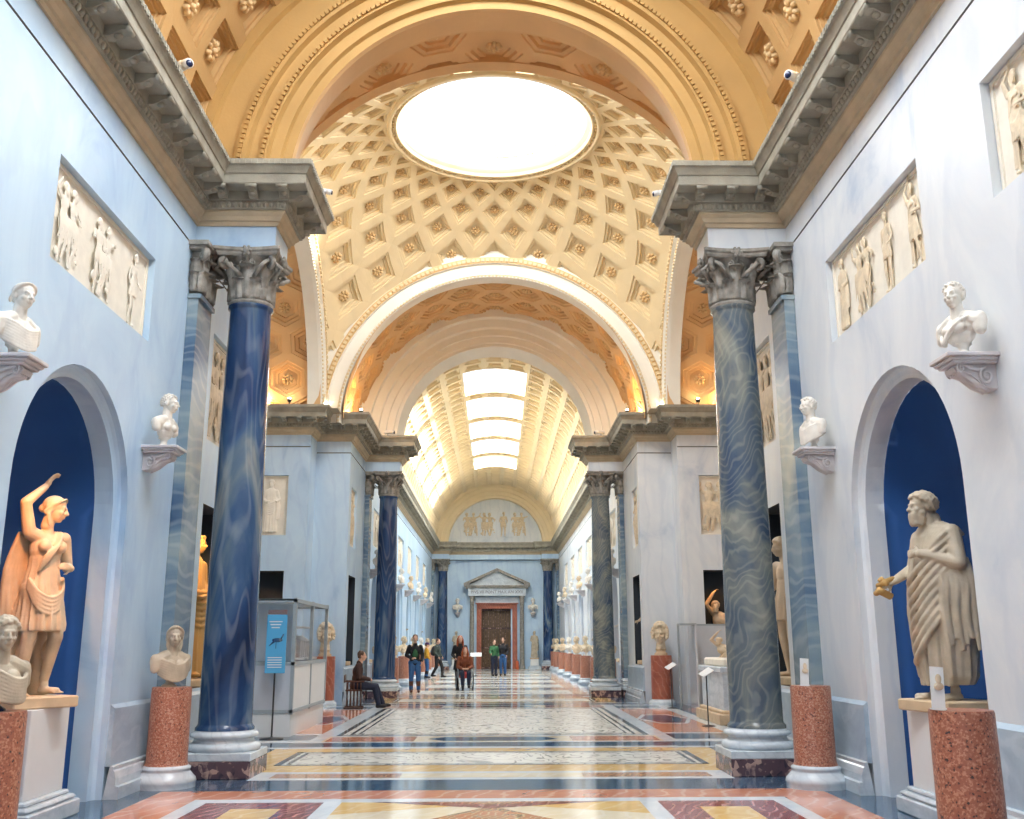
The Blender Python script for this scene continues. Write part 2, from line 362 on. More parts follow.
# ---------------------------------------------------------------- coffered surfaces
def cell(mb, poly, Mf, levels, nsub=2, ros=0, m=0, mr=1, asp=(1, 1)):
    n = len(poly); cu = sum(p[0] for p in poly) / n; cv = sum(p[1] for p in poly) / n
    B = []
    for i in range(n):
        a, b = poly[i], poly[(i + 1) % n]
        for t in range(nsub): f = t / nsub; B.append((a[0] + (b[0] - a[0]) * f, a[1] + (b[1] - a[1]) * f))
    k = len(B); vs = []; fs = []
    for s_, d in levels:
        for u, v in B: vs.append(Mf(cu + (u - cu) * s_, cv + (v - cv) * s_, d))
    for L_ in range(len(levels) - 1):
        for i in range(k): j = (i + 1) % k; fs.append((L_ * k + i, L_ * k + j, (L_ + 1) * k + j, (L_ + 1) * k + i))
    b = (len(levels) - 1) * k; vs.append(Mf(cu, cv, levels[-1][1])); e = len(vs) - 1
    for i in range(k): fs.append((b + i, b + (i + 1) % k, e))
    mb.add(vs, fs, m)
    if ros:
        d0 = levels[-1][1]; c = Vector(Mf(cu, cv, d0)); U = (Vector(Mf(cu + 1e-3, cv, d0)) - c).normalized(); V = (Vector(Mf(cu, cv + 1e-3, d0)) - c).normalized()
        Nn = (Vector(Mf(cu, cv, d0 - .1)) - c).normalized()
        np_ = 8
        for q in range(np_ + 1):
            if q < np_: a = 2 * pi * q / np_; cc = c + (U * cos(a) + V * sin(a)) * ros * .62 + Nn * ros * .12; rr = (ros * .36, ros * .24, ros * .30); T = (U * cos(a) + V * sin(a)); S = (-U * sin(a) + V * cos(a))
            else: cc = c + Nn * ros * .18; rr = (ros * .3, ros * .3, ros * .42); T = U; S = V
            vs = []; fs = []
            for r_, h in ((1, -.3), (.8, .55), (0, 1)):
                if r_ == 0: vs.append(cc + Nn * rr[2]); break
                for i in range(6): g = 2 * pi * i / 6; vs.append(cc + T * cos(g) * rr[0] * r_ + S * sin(g) * rr[1] * r_ + Nn * h * rr[2])
            for i in range(6): j = (i + 1) % 6; fs.append((i, j, 6 + j, 6 + i)); fs.append((6 + i, 6 + j, 12))
            mb.add(vs, fs, mr, True)
ZC = 7.6
YD = 21.575
def cylY(R0, zc=ZC):      # barrel along Y: u = angle, v = y
    return lambda u, v, d: ((R0 + d) * cos(u), v, zc + (R0 + d) * sin(u))
def cylX(R0, yc, sx, zc=ZC):
    return lambda u, v, d: (sx * v, yc + (R0 + d) * cos(u), zc + (R0 + d) * sin(u))
# nave vault over the near bays: square coffers, with skylights at the crown
def nave_vault(name, y0, y1, nth, dy, R0, skies, label, ros=True, u00=0, lev=None, hole=3, mat='cream'):
    mb = MB(); Mf = cylY(R0); st = (pi - 2 * u00) / nth; rows = int(round((y1 - y0) / dy))
    lev = lev or [(1, 0), (.78, 0), (.76, .06), (.62, .06), (.60, .17)]
    for j in range(rows):
        v0 = y0 + (y1 - y0) * j / rows; v1 = y0 + (y1 - y0) * (j + 1) / rows; vm = (v0 + v1) / 2
        for i in range(nth):
            u0 = u00 + st * i; u1 = u0 + st; um = (u0 + u1) / 2
            if abs(um - pi / 2) < st * hole / 2 and any(s_ - .25 < vm < s_ + 3.35 for s_ in skies): continue
            cell(mb, [(u0, v0), (u1, v0), (u1, v1), (u0, v1)], Mf, lev, 2, .17 if ros and vm > 3 else 0)
    if u00:
        for u0, u1 in ((0, u00), (pi - u00, pi)): mb.add([Mf(u0, y0, 0), Mf(u1, y0, 0), Mf(u1, y1, 0), Mf(u0, y1, 0)], [(0, 1, 2, 3)], 0)
    # reveals of the skylights
    h = st * hole / 2
    for s_ in skies:
        rr = [v for v in [y0 + (y1 - y0) * j / rows for j in range(rows + 1)]]
        js = [j for j in range(rows) if s_ - .25 < (rr[j] + rr[j + 1]) / 2 < s_ + 3.35]
        a, b = rr[js[0]], rr[js[-1] + 1]
        U = [pi / 2 - h + 2 * h * t / 8 for t in range(9)]
        for t in range(8):
            for v in (a, b): mb.add([Mf(U[t], v, 0), Mf(U[t + 1], v, 0), Mf(U[t + 1], v, .4), Mf(U[t], v, .4)], [(0, 1, 2, 3)], 0)
        for u in (U[0], U[-1]): mb.add([Mf(u, a, 0), Mf(u, b, 0), Mf(u, b, .4), Mf(u, a, .4)], [(0, 1, 2, 3)], 0)
        HOLES.append((a, b, h, R0))
    return struct(mb.build(name, [mat, 'gilt']), label)
HOLES = []
levA = [(1, 0), (.78, 0), (.77, .03), (.70, .03), (.68, .07), (.58, .07), (.55, .14)]
vA = nave_vault('ceiling', -3.0, 12.15, 14, .95, 3.98, SKY_A, 'golden lit coffered barrel vault over the near nave', lev=levA, u00=R_(6), hole=4, mat='goldlit_s')
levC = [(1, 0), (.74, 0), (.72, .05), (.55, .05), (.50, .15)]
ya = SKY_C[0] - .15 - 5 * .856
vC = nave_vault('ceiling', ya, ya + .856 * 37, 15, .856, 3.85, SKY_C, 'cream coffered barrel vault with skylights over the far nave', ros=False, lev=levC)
for i, (a, b, h, r) in enumerate(HOLES):      # glass of the skylights
    mb = MB(); Mf = cylY(r + .38); U = [pi / 2 - h + 2 * h * t / 8 for t in range(9)]
    for t in range(8): mb.add([Mf(U[t], a, 0), Mf(U[t + 1], a, 0), Mf(U[t + 1], b, 0), Mf(U[t], b, 0)], [(0, 1, 2, 3)], 0)
    w = struct(mb.build('window_%d' % (i + 1), 'milky' if a < 12 else 'skyglass'))  # near panes, out of view, are made milky to block direct sun
# hexagon coffered barrels
def hexbarrel(Mf, v0, v1, sgn=1):
    mb = MB(); du = pi / 14; pv = 1.17; a = du * 2 / 3
    for k in range(-7, 8):
        uc = pi / 2 + k * du
        j = -1
        while True:
            vc = 16.05 - 3 * pv + pv * j - (pv / 2 if k % 2 else 0); j += 1
            if vc - pv > v1: break
            poly = [(uc + a, vc), (uc + a / 2, vc + pv / 2), (uc - a / 2, vc + pv / 2), (uc - a, vc), (uc - a / 2, vc - pv / 2), (uc + a / 2, vc - pv / 2)]
            cell(mb, poly, Mf, [(1, 0), (.80, 0), (.77, .03), (.64, .03), (.60, .09), (.46, .09), (.43, .13)], 2, .17)
    return mb
lo = ((0, 0, ZC), (0, 0, -1))
mb = hexbarrel(cylY(4.55), 13.5, 16.6); me = mb.mesh('ceiling', ['warm_s', 'gilt']); clip(me, [((0, 13.5, 0), (0, -1, 0)), ((0, 16.32, 0), (0, 1, 0)), lo])
struct(obj('ceiling', me), 'barrel vault with hexagonal coffers before the dome')
mb = hexbarrel(lambda u, v, d: cylY(4.2)(u, 2 * YD - v, d), 13.5, 16.7); me = mb.mesh('ceiling', ['warm_s', 'gilt']); clip(me, [((0, 2 * YD - 13.5, 0), (0, 1, 0)), ((0, 2 * YD - 16.6, 0), (0, -1, 0)), lo])
struct(obj('ceiling', me), 'barrel vault with hexagonal coffers beyond the dome')
for sx in (-1, 1):
    mb = hexbarrel(lambda u, v, d, sx=sx: cylX(4.25, YD, sx)(u, v - 11.6, d), 15.5, 21.2); me = mb.mesh('ceiling', ['warm_s', 'gilt']); clip(me, [((sx * 4.9, 0, 0), (-sx, 0, 0)), ((sx * 9.4, 0, 0), (sx, 0, 0)), lo])
    struct(obj('ceiling', me), 'barrel vault with hexagonal coffers over the %s side arm' % ('left' if sx < 0 else 'right'))
mb = MB(); ringsweep(mb, [(4.72, 16.32), (4.53, 16.32), (4.53, 16.6), (4.9, 16.6)], lambda t, r, a: (r * cos(t), a, ZC + r * sin(t)), n=64); struct(mb.build('trim_21', 'warm_s'), 'plain border of the barrel vault before the dome')
mb = MB(); ringsweep(mb, [(4.25, 16.6), (4.15, 16.6), (4.15, 16.95)], lambda t, r, a: (r * cos(t), 2 * YD - a, ZC + r * sin(t)), n=64); struct(mb.build('trim_22', 'warm_s'), 'plain border of the barrel vault beyond the dome')
for sx in (-1, 1): mb = MB(); ringsweep(mb, [(4.30, 4.92), (4.20, 4.92), (4.20, 4.7)], lambda t, r, a: (sx * a, YD + r * cos(t), ZC + r * sin(t)), n=64); struct(mb.build('trim_23', 'warm_s'), 'plain border of the %s arm vault' % ('left' if sx < 0 else 'right'))
# sail dome with lozenge coffers
RS, ZD, HS = 6.75, 7.4, 4.75
def dome(az, el, d): a = radians_(az); e = radians_(el); r = RS + d; return (r * cos(e) * sin(a), YD + r * cos(e) * cos(a), ZD + r * sin(e))
radians_ = math.radians
EL = [5.5, 14.2, 22.8, 31., 38.8, 46.3, 52.8, 58.7, 63.5, 67.4]
mb = MB(); lv = [(1, 0), (.72, 0), (.70, .035), (.58, .035), (.55, .11), (.42, .11), (.40, .14)]
for i in range(1, len(EL) - 1):
    for k in range(24):
        az = 15 * k + (0 if (i % 2 == 1) else 7.5)
        x, y, z = dome(az, EL[i + 1], 0)
        if abs(x) > HS + .2 and abs(y - YD) > HS + .2: continue
        cell(mb, [(az - 7.5, EL[i]), (az, EL[i - 1]), (az + 7.5, EL[i]), (az, EL[i + 1])], dome, lv, 2, .07 + .13 * cos(radians_(EL[i])))
for k in range(24):
    az = 15 * k + (0 if (len(EL) - 1) % 2 == 1 else 7.5)
    cell(mb, [(az - 7.5, EL[-1]), (az, EL[-2]), (az + 7.5, EL[-1])], dome, [(1, 0), (.6, 0), (.56, .05), (.42, .05), (.38, .12)], 2)
me = mb.mesh('ceiling', ['creamW', 'gilt'])
HC = HS - .09
clip(me, [((HC, 0, 0), (1, 0, 0)), ((-HC, 0, 0), (-1, 0, 0)), ((0, YD + HC, 0), (0, 1, 0)), ((0, YD - HC, 0), (0, -1, 0)), ((0, 0, ZD), (0, 0, -1))])
struct(obj('ceiling', me), 'cream dome with lozenge coffers and rosettes')
rO = RS * cos(radians_(EL[-1])); zO = ZD + RS * sin(radians_(EL[-1]))
mb = MB(); mb.lathe([(rO, zO), (rO - .02, zO - .06), (rO - .10, zO - .06), (rO - .12, zO + .02), (rO - .17, zO + .02), (rO - .19, zO - .02), (rO - .25, zO + .02), (rO - .26, zO + .12), (rO - .37, zO + .14), (rO - .38, zO + .5)], 72, (0, YD, 0), 0, True, cap=False)
for i in range(110): a = 2 * pi * i / 110; mb.box(((rO - .145) * cos(a), YD + (rO - .145) * sin(a), zO + .0), (.05, .06, .05), 0, (0, 0, a))
struct(mb.build('trim_1', 'creamW'), 'moulded ring around the round skylight')
mb = MB(); mb.lathe([(.01, zO + .42), (rO - .38, zO + .42)], 64, (0, YD, 0), 0, False, cap=False); struct(mb.build('window_20', 'skyglass'), 'round glass oculus')
for i, a in enumerate((-.75, -.25, .25, .75)):   # rods hanging over the glass
    mb = MB(); x = a * 1.35; mb.tube([(x, YD + 1.9, zO + .35), (x * 1.6, YD - .3, zO + .33)], .012, 6, 0); mb.ell((x * 1.6, YD - .3, zO + .3), (.03, .05, .05), 8, 6)
    o = mb.build('skylight_rod', 'grey_f'); tag(o, ['leftmost thin rod', 'thin rod just left of centre', 'thin rod just right of centre', 'rightmost thin rod'][i] + ' running under the glass of the round skylight', 'rod', 'rods under the oculus')

# transverse arches and archivolts
def archmap(yfun, dr=0): return lambda t, r, a: ((r + dr) * cos(t), yfun(a), ZC + dr + (r + dr) * sin(t))
PR = [(4.10, 12.02), (3.86, 12.02), (3.84, 12.10), (3.50, 12.14), (3.49, 12.06), (3.34, 12.06), (3.32, 12.16), (3.20, 12.17), (3.19, 12.12), (3.08, 12.12), (3.06, 12.22), (2.92, 12.23), (2.90, 12.30), (2.78, 12.30), (2.76, 12.36), (2.89, 12.92),
      (2.91, 12.98), (2.92, 13.04), (3.02, 13.04), (3.04, 13.10), (3.24, 13.10), (3.26, 13.17), (3.46, 13.17), (3.50, 13.28), (3.75, 13.30), (3.77, 13.5), (4.05, 13.5), (4.08, 13.55), (4.22, 13.55), (4.57, 13.55)]
for nm, fn, dr, lb in (('trim_2', lambda a: a, 0, 'moulded arch on the near pair of columns'), ('trim_3', lambda a: 2 * YD - a, .15, 'moulded arch on the far pair of columns')):
    mb = MB(); ringsweep(mb, PR, archmap(fn, dr), n=72, mfun=lambda a: 0 if (a < 13) else 1)
    for r_, y_, n_ in ((3.42, 12.05, 150), (3.135, 12.11, 130), (2.76, 12.3, 0)):
        for i in range(n_): t = pi * (i + .5) / n_; mb.box((r_ * cos(t), fn(y_), ZC + r_ * sin(t)), (.05, .05, .05), 0, (0, -t, 0))
    struct(mb.build(nm, ['ochre' if nm == 'trim_2' else 'cream', 'warm_s' if nm == 'trim_2' else 'ivory']), lb)
AV = [(5.5, -.10), (4.84, -.10), (4.83, -.13), (4.66, -.13), (4.64, -.04), (4.50, -.04), (4.34, -.04), (4.32, -.09), (4.24, -.09), (4.22, .0), (4.2, .30)]
def archivolt(nm, fn, lb, rot=False, dr=0):
    mb = MB(); z0 = ZC - .15 + dr
    def mp(t, r, a): return (r * cos(t), fn(a), z0 + r * sin(t)) if not rot else (fn(a), YD + r * cos(t), z0 + r * sin(t))
    ringsweep(mb, [(max(r, 4.22 + dr * 2.2) if dr else r, a) for r, a in AV], mp, n=72, mfun=lambda a: 2 if a in (2, 6) else 0)
    for r_, n_, s_ in ((4.74, 110, .085),) + (() if dr else ((4.28, 130, .05),)):
        for i in range(n_): t = pi * (i + .5) / n_; p = mp(t, r_, -.13 if r_ > 4.5 else -.10); mb.box(p, (s_, s_, s_), 1, (0, -t, 0) if not rot else (t, 0, 0))
    struct(mb.build(nm, ['ivory', 'creamW', 'gilt']), lb)
archivolt('trim_4', lambda a: YD + HS + a, 'white beaded archivolt beyond the dome')
archivolt('trim_5', lambda a: YD - HS - a, 'white beaded archivolt before the dome', dr=.25)
archivolt('trim_6', lambda a: -(HS + a), 'white beaded archivolt of the left side arm', True)
archivolt('trim_7', lambda a: HS + a, 'white beaded archivolt of the right side arm', True)
# end arch and lunette
mb = MB(); ye = 62.3
ringsweep(mb, [(3.95, -.8), (3.95, -.3), (3.7, -.3), (3.68, -.2), (3.45, -.2), (3.43, -.1), (3.2, -.1), (3.18, 0), (3.02, 0), (3.0, .5), (0, .5)], lambda t, r, a: (r * cos(t), ye + a, ZC + r * sin(t)), n=56, mfun=lambda a: 1 if a >= 9 else 0)
struct(mb.build('trim_8', ['cream', 'wallR']), 'golden arch around the end lunette')
# ---------------------------------------------------------------- walls
ZT = 7.12
def wall(name, mp, s0, s1, arches=(), rects=(), z1=ZT, mats=('wallL', 'blue', 'groove', 'relief'), label=None, gro=True, top=None):
    """mp(s, z, depth) -> point. arches: (centre, radius, spring); rects: (s0, s1, z0, z1, depth, material)"""
    mb = MB(); B = {s0, s1}
    for c, r, zs in arches:
        for i in range(25): B.add(round(c + r * cos(pi * i / 24), 5))
    for r in rects: B.add(r[0]); B.add(r[1])
    B = sorted(b for b in B if s0 - 1e-6 <= b <= s1 + 1e-6)
    GZ = (6.715, 6.745) if gro else None
    for a, b in zip(B[:-1], B[1:]):
        if b - a < 1e-5: continue
        m = (a + b) / 2; holes = []
        for c, r, zs in arches:
            if abs(m - c) < r: f = lambda s_: zs + sqrt(max(0, r * r - (s_ - c) ** 2)); holes.append((0, 0, f(a), f(b)))
        for r in rects:
            if r[0] < m < r[1]: holes.append((r[2], r[2], r[3], r[3]))
        if GZ: holes.append((GZ[0], GZ[0], GZ[1], GZ[1]))
        holes.sort(); za = zb = 0.
        for h in holes + [(z1, z1, z1, z1)]:
            if h[0] > za + 1e-6 or h[1] > zb + 1e-6: mb.add([mp(a, za, 0), mp(b, zb, 0), mp(b, h[1], 0), mp(a, h[0], 0)], [(0, 1, 2, 3)], 0)
            za, zb = h[2], h[3]
        if GZ:
            d = .025; mb.add([mp(a, GZ[0], 0), mp(b, GZ[0], 0), mp(b, GZ[0], d), mp(a, GZ[0], d), mp(a, GZ[1], d), mp(b, GZ[1], d), mp(a, GZ[1], 0), mp(b, GZ[1], 0)], [(0, 1, 2, 3), (3, 2, 5, 4), (4, 5, 7, 6)], 2)
    for r in rects:
        a, b, c, d, dp, mm = r
        P = [(a, c), (b, c), (b, d), (a, d)]
        for i in range(4):
            p, q = P[i], P[(i + 1) % 4]; mb.add([mp(p[0], p[1], 0), mp(q[0], q[1], 0), mp(q[0], q[1], dp), mp(p[0], p[1], dp)], [(0, 1, 2, 3)], mm if dp > .3 else 0)
        mb.add([mp(p[0], p[1], dp) for p in P], [(0, 1, 2, 3)], mm)
    for c, r, zs in arches:
        prof = [(0, 0), (0, .07), (.03, .10), (.08, .11), (.12, .11), (.12, .31)]
        def outline(ins):
            rr = r - ins; L = [(c - rr, 0), (c - rr, zs * .5), (c - rr, zs)] + [(c - rr * cos(pi * i / 28), zs + rr * sin(pi * i / 28)) for i in range(1, 28)] + [(c + rr, zs), (c + rr, zs * .5), (c + rr, 0)]; return L
        O = [(outline(i), d) for i, d in prof]
        for (A, d0), (B_, d1) in zip(O[:-1], O[1:]):
            for i in range(len(A) - 1): mb.add([mp(*A[i], d0), mp(*A[i + 1], d0), mp(*B_[i + 1], d1), mp(*B_[i], d1)], [(0, 1, 2, 3)], 0)
        rr = r - .12; dep = 1.0; n = 20        # half-round niche with a shell head
        for i in range(n):
            t0, t1 = pi * i / n, pi * (i + 1) / n
            q = lambda t, z: mp(c - rr * cos(t), z, .31 + dep * sin(t))
            mb.add([q(t0, 0), q(t1, 0), q(t1, zs), q(t0, zs)], [(0, 1, 2, 3)], 1, True)
            for j in range(10):
                e0, e1 = pi / 2 * j / 10, pi / 2 * (j + 1) / 10
                g = lambda t, e: mp(c - rr * cos(t) * cos(e), zs + rr * sin(e), .31 + dep * sin(t) * cos(e))
                mb.add([g(t0, e0), g(t1, e0), g(t1, e1), g(t0, e1)], [(0, 1, 2, 3)], 1, True)
    o = mb.build(name, list(mats)); weld(o.data, .0004); return struct(o, label)
WX = 4.0
NA = [1.0, 5.26, 9.46]; NC = [33.65, 37.7, 42.0, 46.5, 51.2, 56.0]
RELA = [(.2, 2.8), (4.3, 7.12), (8.38, 10.98)]
for side, sx, wm in (('left', -1, 'wallL'), ('right', 1, 'wallR')):
    mp = lambda s, z, d, sx=sx: (sx * (WX + d), s, z)
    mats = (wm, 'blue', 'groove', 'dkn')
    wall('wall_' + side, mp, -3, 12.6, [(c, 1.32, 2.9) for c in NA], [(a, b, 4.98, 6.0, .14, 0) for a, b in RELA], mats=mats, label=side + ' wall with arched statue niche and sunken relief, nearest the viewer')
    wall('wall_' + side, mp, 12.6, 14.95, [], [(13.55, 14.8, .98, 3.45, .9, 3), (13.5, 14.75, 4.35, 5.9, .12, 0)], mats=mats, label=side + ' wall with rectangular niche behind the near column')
    mb = MB(); mb.add([(sx * 4, 14.95, 0), (sx * 4.6, 14.95, 0), (sx * 4.6, 14.95, ZT), (sx * 4, 14.95, ZT)], [(0, 1, 2, 3)], 0); mb.add([(sx * 4.6, 14.95, 0), (sx * 4.6, 16.25, 0), (sx * 4.6, 16.25, ZT), (sx * 4.6, 14.95, ZT)], [(0, 1, 2, 3)], 0)
    struct(mb.build('wall_' + side, wm), side + ' set back pier before the dome')
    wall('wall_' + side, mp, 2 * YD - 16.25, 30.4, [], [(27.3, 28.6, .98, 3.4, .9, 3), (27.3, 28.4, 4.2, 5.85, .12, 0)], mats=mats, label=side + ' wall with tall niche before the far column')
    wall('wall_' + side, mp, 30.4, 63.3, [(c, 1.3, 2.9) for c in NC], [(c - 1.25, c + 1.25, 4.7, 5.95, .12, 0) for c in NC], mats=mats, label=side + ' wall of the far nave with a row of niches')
    # crossing piers and side arm walls
    for yy, s in ((2 * YD - 16.25, 1), (16.25, -1)):
        tg = ', beyond the dome' if s > 0 else ', before the dome'
        wall('wall_' + side, lambda q, z, d, sx=sx, yy=yy, s=s: (sx * q, yy + s * d, z), WX if s > 0 else 4.6, 4.95, mats=mats, gro=True, label=side + ' crossing pier face' + tg)
        y2 = yy - s * .9
        mb = MB(); mb.add([(sx * 4.95, yy, 0), (sx * 4.95, y2, 0), (sx * 4.95, y2, ZT), (sx * 4.95, yy, ZT)], [(0, 1, 2, 3)], 0); struct(mb.build('wall_' + side, wm), side + ' crossing pier return' + tg)
        wall('wall_' + side, lambda q, z, d, sx=sx, y2=y2, s=s: (sx * q, y2 + s * d, z), 4.95, 9.5, [], [(5.5, 7.4, 1.7, 3.42, .8, 3), (5.5, 7.3, 4.35, 5.95, .12, 0)], mats=mats, label=side + ' arm wall with square niche and relief' + tg)
    mb = MB(); mb.add([(sx * 9.5, 17, 0), (sx * 9.5, 26.2, 0), (sx * 9.5, 26.2, 12.4), (sx * 9.5, 17, 12.4)], [(0, 1, 2, 3)], 0)
    struct(mb.build('wall_' + side, wm), side + ' arm end wall')
wall('wall_end', lambda s, z, d: (s, 63.1 + d, z), -4, 4, [], [(-.98, .98, 0, 3.75, .5, 3)], mats=('wallL', 'blue', 'groove', 'dkn'), label='end wall with the pedimented door')
mb = MB(); mb.add([(-4.3, -3, 0), (4.3, -3, 0), (4.3, -3, 12.3), (-4.3, -3, 12.3)], [(0, 1, 2, 3)], 0); struct(mb.build('wall_back', 'wallR'), 'wall behind the viewer')
# closing wedges between cornice and vaults
mb = MB()
for sx in (-1, 1):
    for y0, y1, x0, x1 in ((-3, 14.95, 3.6, 4.8), (14.95, 16.3, 4.1, 4.8), (26.8, 64, 3.6, 4.6), ): mb.add([(sx * x0, y0, 7.70), (sx * x1, y0, 7.70), (sx * x1, y1, 7.70), (sx * x0, y1, 7.70)], [(0, 1, 2, 3)], 0)
    for y0, y1 in ((16.15, 17.5), (25.6, 27)): mb.add([(sx * 4.2, y0, 7.70), (sx * 9.5, y0, 7.70), (sx * 9.5, y1, 7.70), (sx * 4.2, y1, 7.70)], [(0, 1, 2, 3)], 0)
struct(mb.build('trim_9', 'corn2'), 'upper ledge of the cornice')
# lunette infill between dome square and the spring walls (spandrels of the arm barrels)
def annulus(nm, ri, ro, y, rect, lb, mat='cream', rot=None):
    mb = MB(); n = 48
    for i in range(n):
        t0, t1 = pi * i / n, pi * (i + 1) / n
        def o(t): c, s = cos(t), sin(t); k = min(rect[0] / max(abs(c), 1e-6), rect[1] / max(s, 1e-6)); return (k * c, k * s)
        a, b = o(t0), o(t1); q = [(ri * cos(t0), ri * sin(t0)), (ri * cos(t1), ri * sin(t1)), b, a]
        mb.add([(p[0], y, ZC + p[1]) if rot is None else (y, YD + p[0], ZC + p[1]) for p in q], [(0, 1, 2, 3)], 0)
    struct(mb.build(nm, mat), lb)
annulus('trim_10', 3.9, 0, ye - .75, (4.6, 6), 'outer face of the end arch')
annulus('trim_11', 4.0, 0, 2 * YD - 12.02, (4.6, 6), 'face of the far arch over the nave')
# ---------------------------------------------------------------- entablature
EP = [(0, 7.05), (.03, 7.05), (.04, 7.10), (.07, 7.11), (.09, 7.16), (.13, 7.20), (.13, 7.235), (.17, 7.235), (.17, 7.335), (.20, 7.345), (.20, 7.475), (.44, 7.475), (.45, 7.46), (.46, 7.475), (.46, 7.60), (.475, 7.605), (.49, 7.64), (.515, 7.69), (.54, 7.71), (.54, 7.78), (0, 7.78)]
def emat(a): return 1 if a < 6 else 0
def entab(nm, path, side, label, fine=True, mats=('corn', 'corn2')):
    mb = MB(); sweep(mb, path, EP, side, mfun=emat)
    P = [Vector((p[0], p[1])) for p in path]
    for i in range(len(P) - 1):
        a, b = P[i], P[i + 1]; d = b - a; L = d.length; d.normalize(); nn = Vector((-d.y, d.x)) * side; ang = atan2(d.y, d.x)
        # whether the ends turn outward (extends) or inward
        def turn(j):
            if j <= 0 or j >= len(P) - 1: return 0
            e = (P[j] - P[j - 1]).normalized(); f = (P[j + 1] - P[j]).normalized(); return -1 if (e.x * f.y - e.y * f.x) * side > 0 else 1
        for off, sp, kind in ((.20, .42, 'mod'), (.17, .085 if fine else .16, 'egg'), (.54, .075 if fine else .3, 'leaf')):
            s0 = -off * turn(i) if turn(i) else 0; s1 = L + off * turn(i + 1) if turn(i + 1) else L
            s0 = -off if turn(i) > 0 else (off if turn(i) < 0 else 0)
            s1 = L + off if turn(i + 1) > 0 else (L - off if turn(i + 1) < 0 else L)
            if kind == 'mod': s0 += .06 if turn(i) > 0 else .2; s1 -= .06 if turn(i + 1) > 0 else .2
            LL = s1 - s0
            if LL < .08: continue
            n = max(1, round(LL / sp)); 
            for q in range(n + (1 if kind == 'mod' and LL > .3 else 0)):
                t = s0 + (LL * q / n if kind == 'mod' else LL * (q + .5) / n); p = a + d * t
                if kind == 'mod':
                    def w(x, y, z): v = p + d * y + nn * x; return (v.x, v.y, z)
                    hw = .06; pr = [(.20, 7.36), (.26, 7.36), (.31, 7.385), (.37, 7.42), (.42, 7.42), (.435, 7.45), (.43, 7.475), (.20, 7.475)]
                    vs = [w(x, -hw, z) for x, z in pr] + [w(x, hw, z) for x, z in pr]; k = len(pr)
                    mb.add(vs, [tuple(range(k - 1, -1, -1)), tuple(range(k, 2 * k))] + [(g, (g + 1) % k, k + (g + 1) % k, k + g) for g in range(k)], 0)
                    v = p + nn * .43; mb.tube([(v.x - d.x * .075, v.y - d.y * .075, 7.445), (v.x + d.x * .075, v.y + d.y * .075, 7.445)], .028, 8, 0)
                    v = p + nn * .32; mb.ell((v.x, v.y, 7.385), (.05, .05, .03), 8, 4, 0)
                elif kind == 'egg':
                    v = p + nn * .185; mb.ell((v.x, v.y, 7.285), (.032, .032, .045), 6, 4, 0) if fine else mb.box((v.x, v.y, 7.285), (.09, .09, .09), 0, (0, 0, ang))
                else:
                    if fine: v = p + nn * .535; mb.box((v.x, v.y, 7.735), (.04, .035, .06), 0, (0, 0, ang))
    return struct(mb.build(nm, list(mats)), label)
BX = 2.93; CY = (12.75, 2 * YD - 12.75); CE = 62.55
def sidepath(sx):
    f = 2 * YD
    nearp = [(sx * WX, -3), (sx * WX, 12.38), (sx * BX, 12.38), (sx * BX, 13.12), (sx * WX, 13.12), (sx * WX, 14.95), (sx * 4.6, 14.95), (sx * 4.6, 16.25), (sx * 4.95, 16.25), (sx * 4.95, 17.15), (sx * 9.5, 17.15)]
    farp = [(sx * 9.5, f - 17.15), (sx * 4.95, f - 17.15), (sx * 4.95, f - 16.25), (sx * WX, f - 16.25), (sx * WX, f - 13.12), (sx * BX, f - 13.12), (sx * BX, f - 12.38), (sx * WX, f - 12.38)]
    farc = [(sx * WX, f - 12.38), (sx * WX, 62.2), (sx * BX, 62.2), (sx * BX, 62.7), (0, 62.7)]
    return nearp, farp, farc
for side, sx in (('left', -1), ('right', 1)):
    a, b, c = sidepath(sx); sd = 1 if sx > 0 else -1
    entab('trim_12' if sx < 0 else 'trim_13', a, sd, side + ' bracketed cornice over the near wall and column')
    entab('trim_14' if sx < 0 else 'trim_15', b, sd, side + ' bracketed cornice beyond the dome')
    entab('trim_16' if sx < 0 else 'trim_17', c, sd, side + ' bracketed cornice of the far nave', fine=False)
    for yc in CY:      # frieze blocks carried by the columns
        mb = MB(); x0, x1 = sorted((sx * BX, sx * (WX + .02))); mb.box(((x0 + x1) / 2, yc, 6.925), (x1 - x0, .74, .35), 0)
        mb.box(((x0 + x1) / 2, yc, 6.765), (x1 - x0 + .0, .76, .03), 0)
        struct(mb.build('trim_18', 'wallL' if sx < 0 else 'wallR'), side + (' near' if yc < 20 else ' far') + ' frieze block on the column')
    mb = MB(); x0, x1 = sorted((sx * BX, sx * WX)); mb.box(((x0 + x1) / 2, 62.65, 6.925), (x1 - x0, .9, .35), 0); struct(mb.build('trim_19', 'wallL'), side + ' frieze block at the end wall')
mb = MB(); mb.box((0, 62.9, 6.925), (2 * BX, .4, .35), 0); struct(mb.build('trim_20', 'wallL'), 'frieze over the end wall')

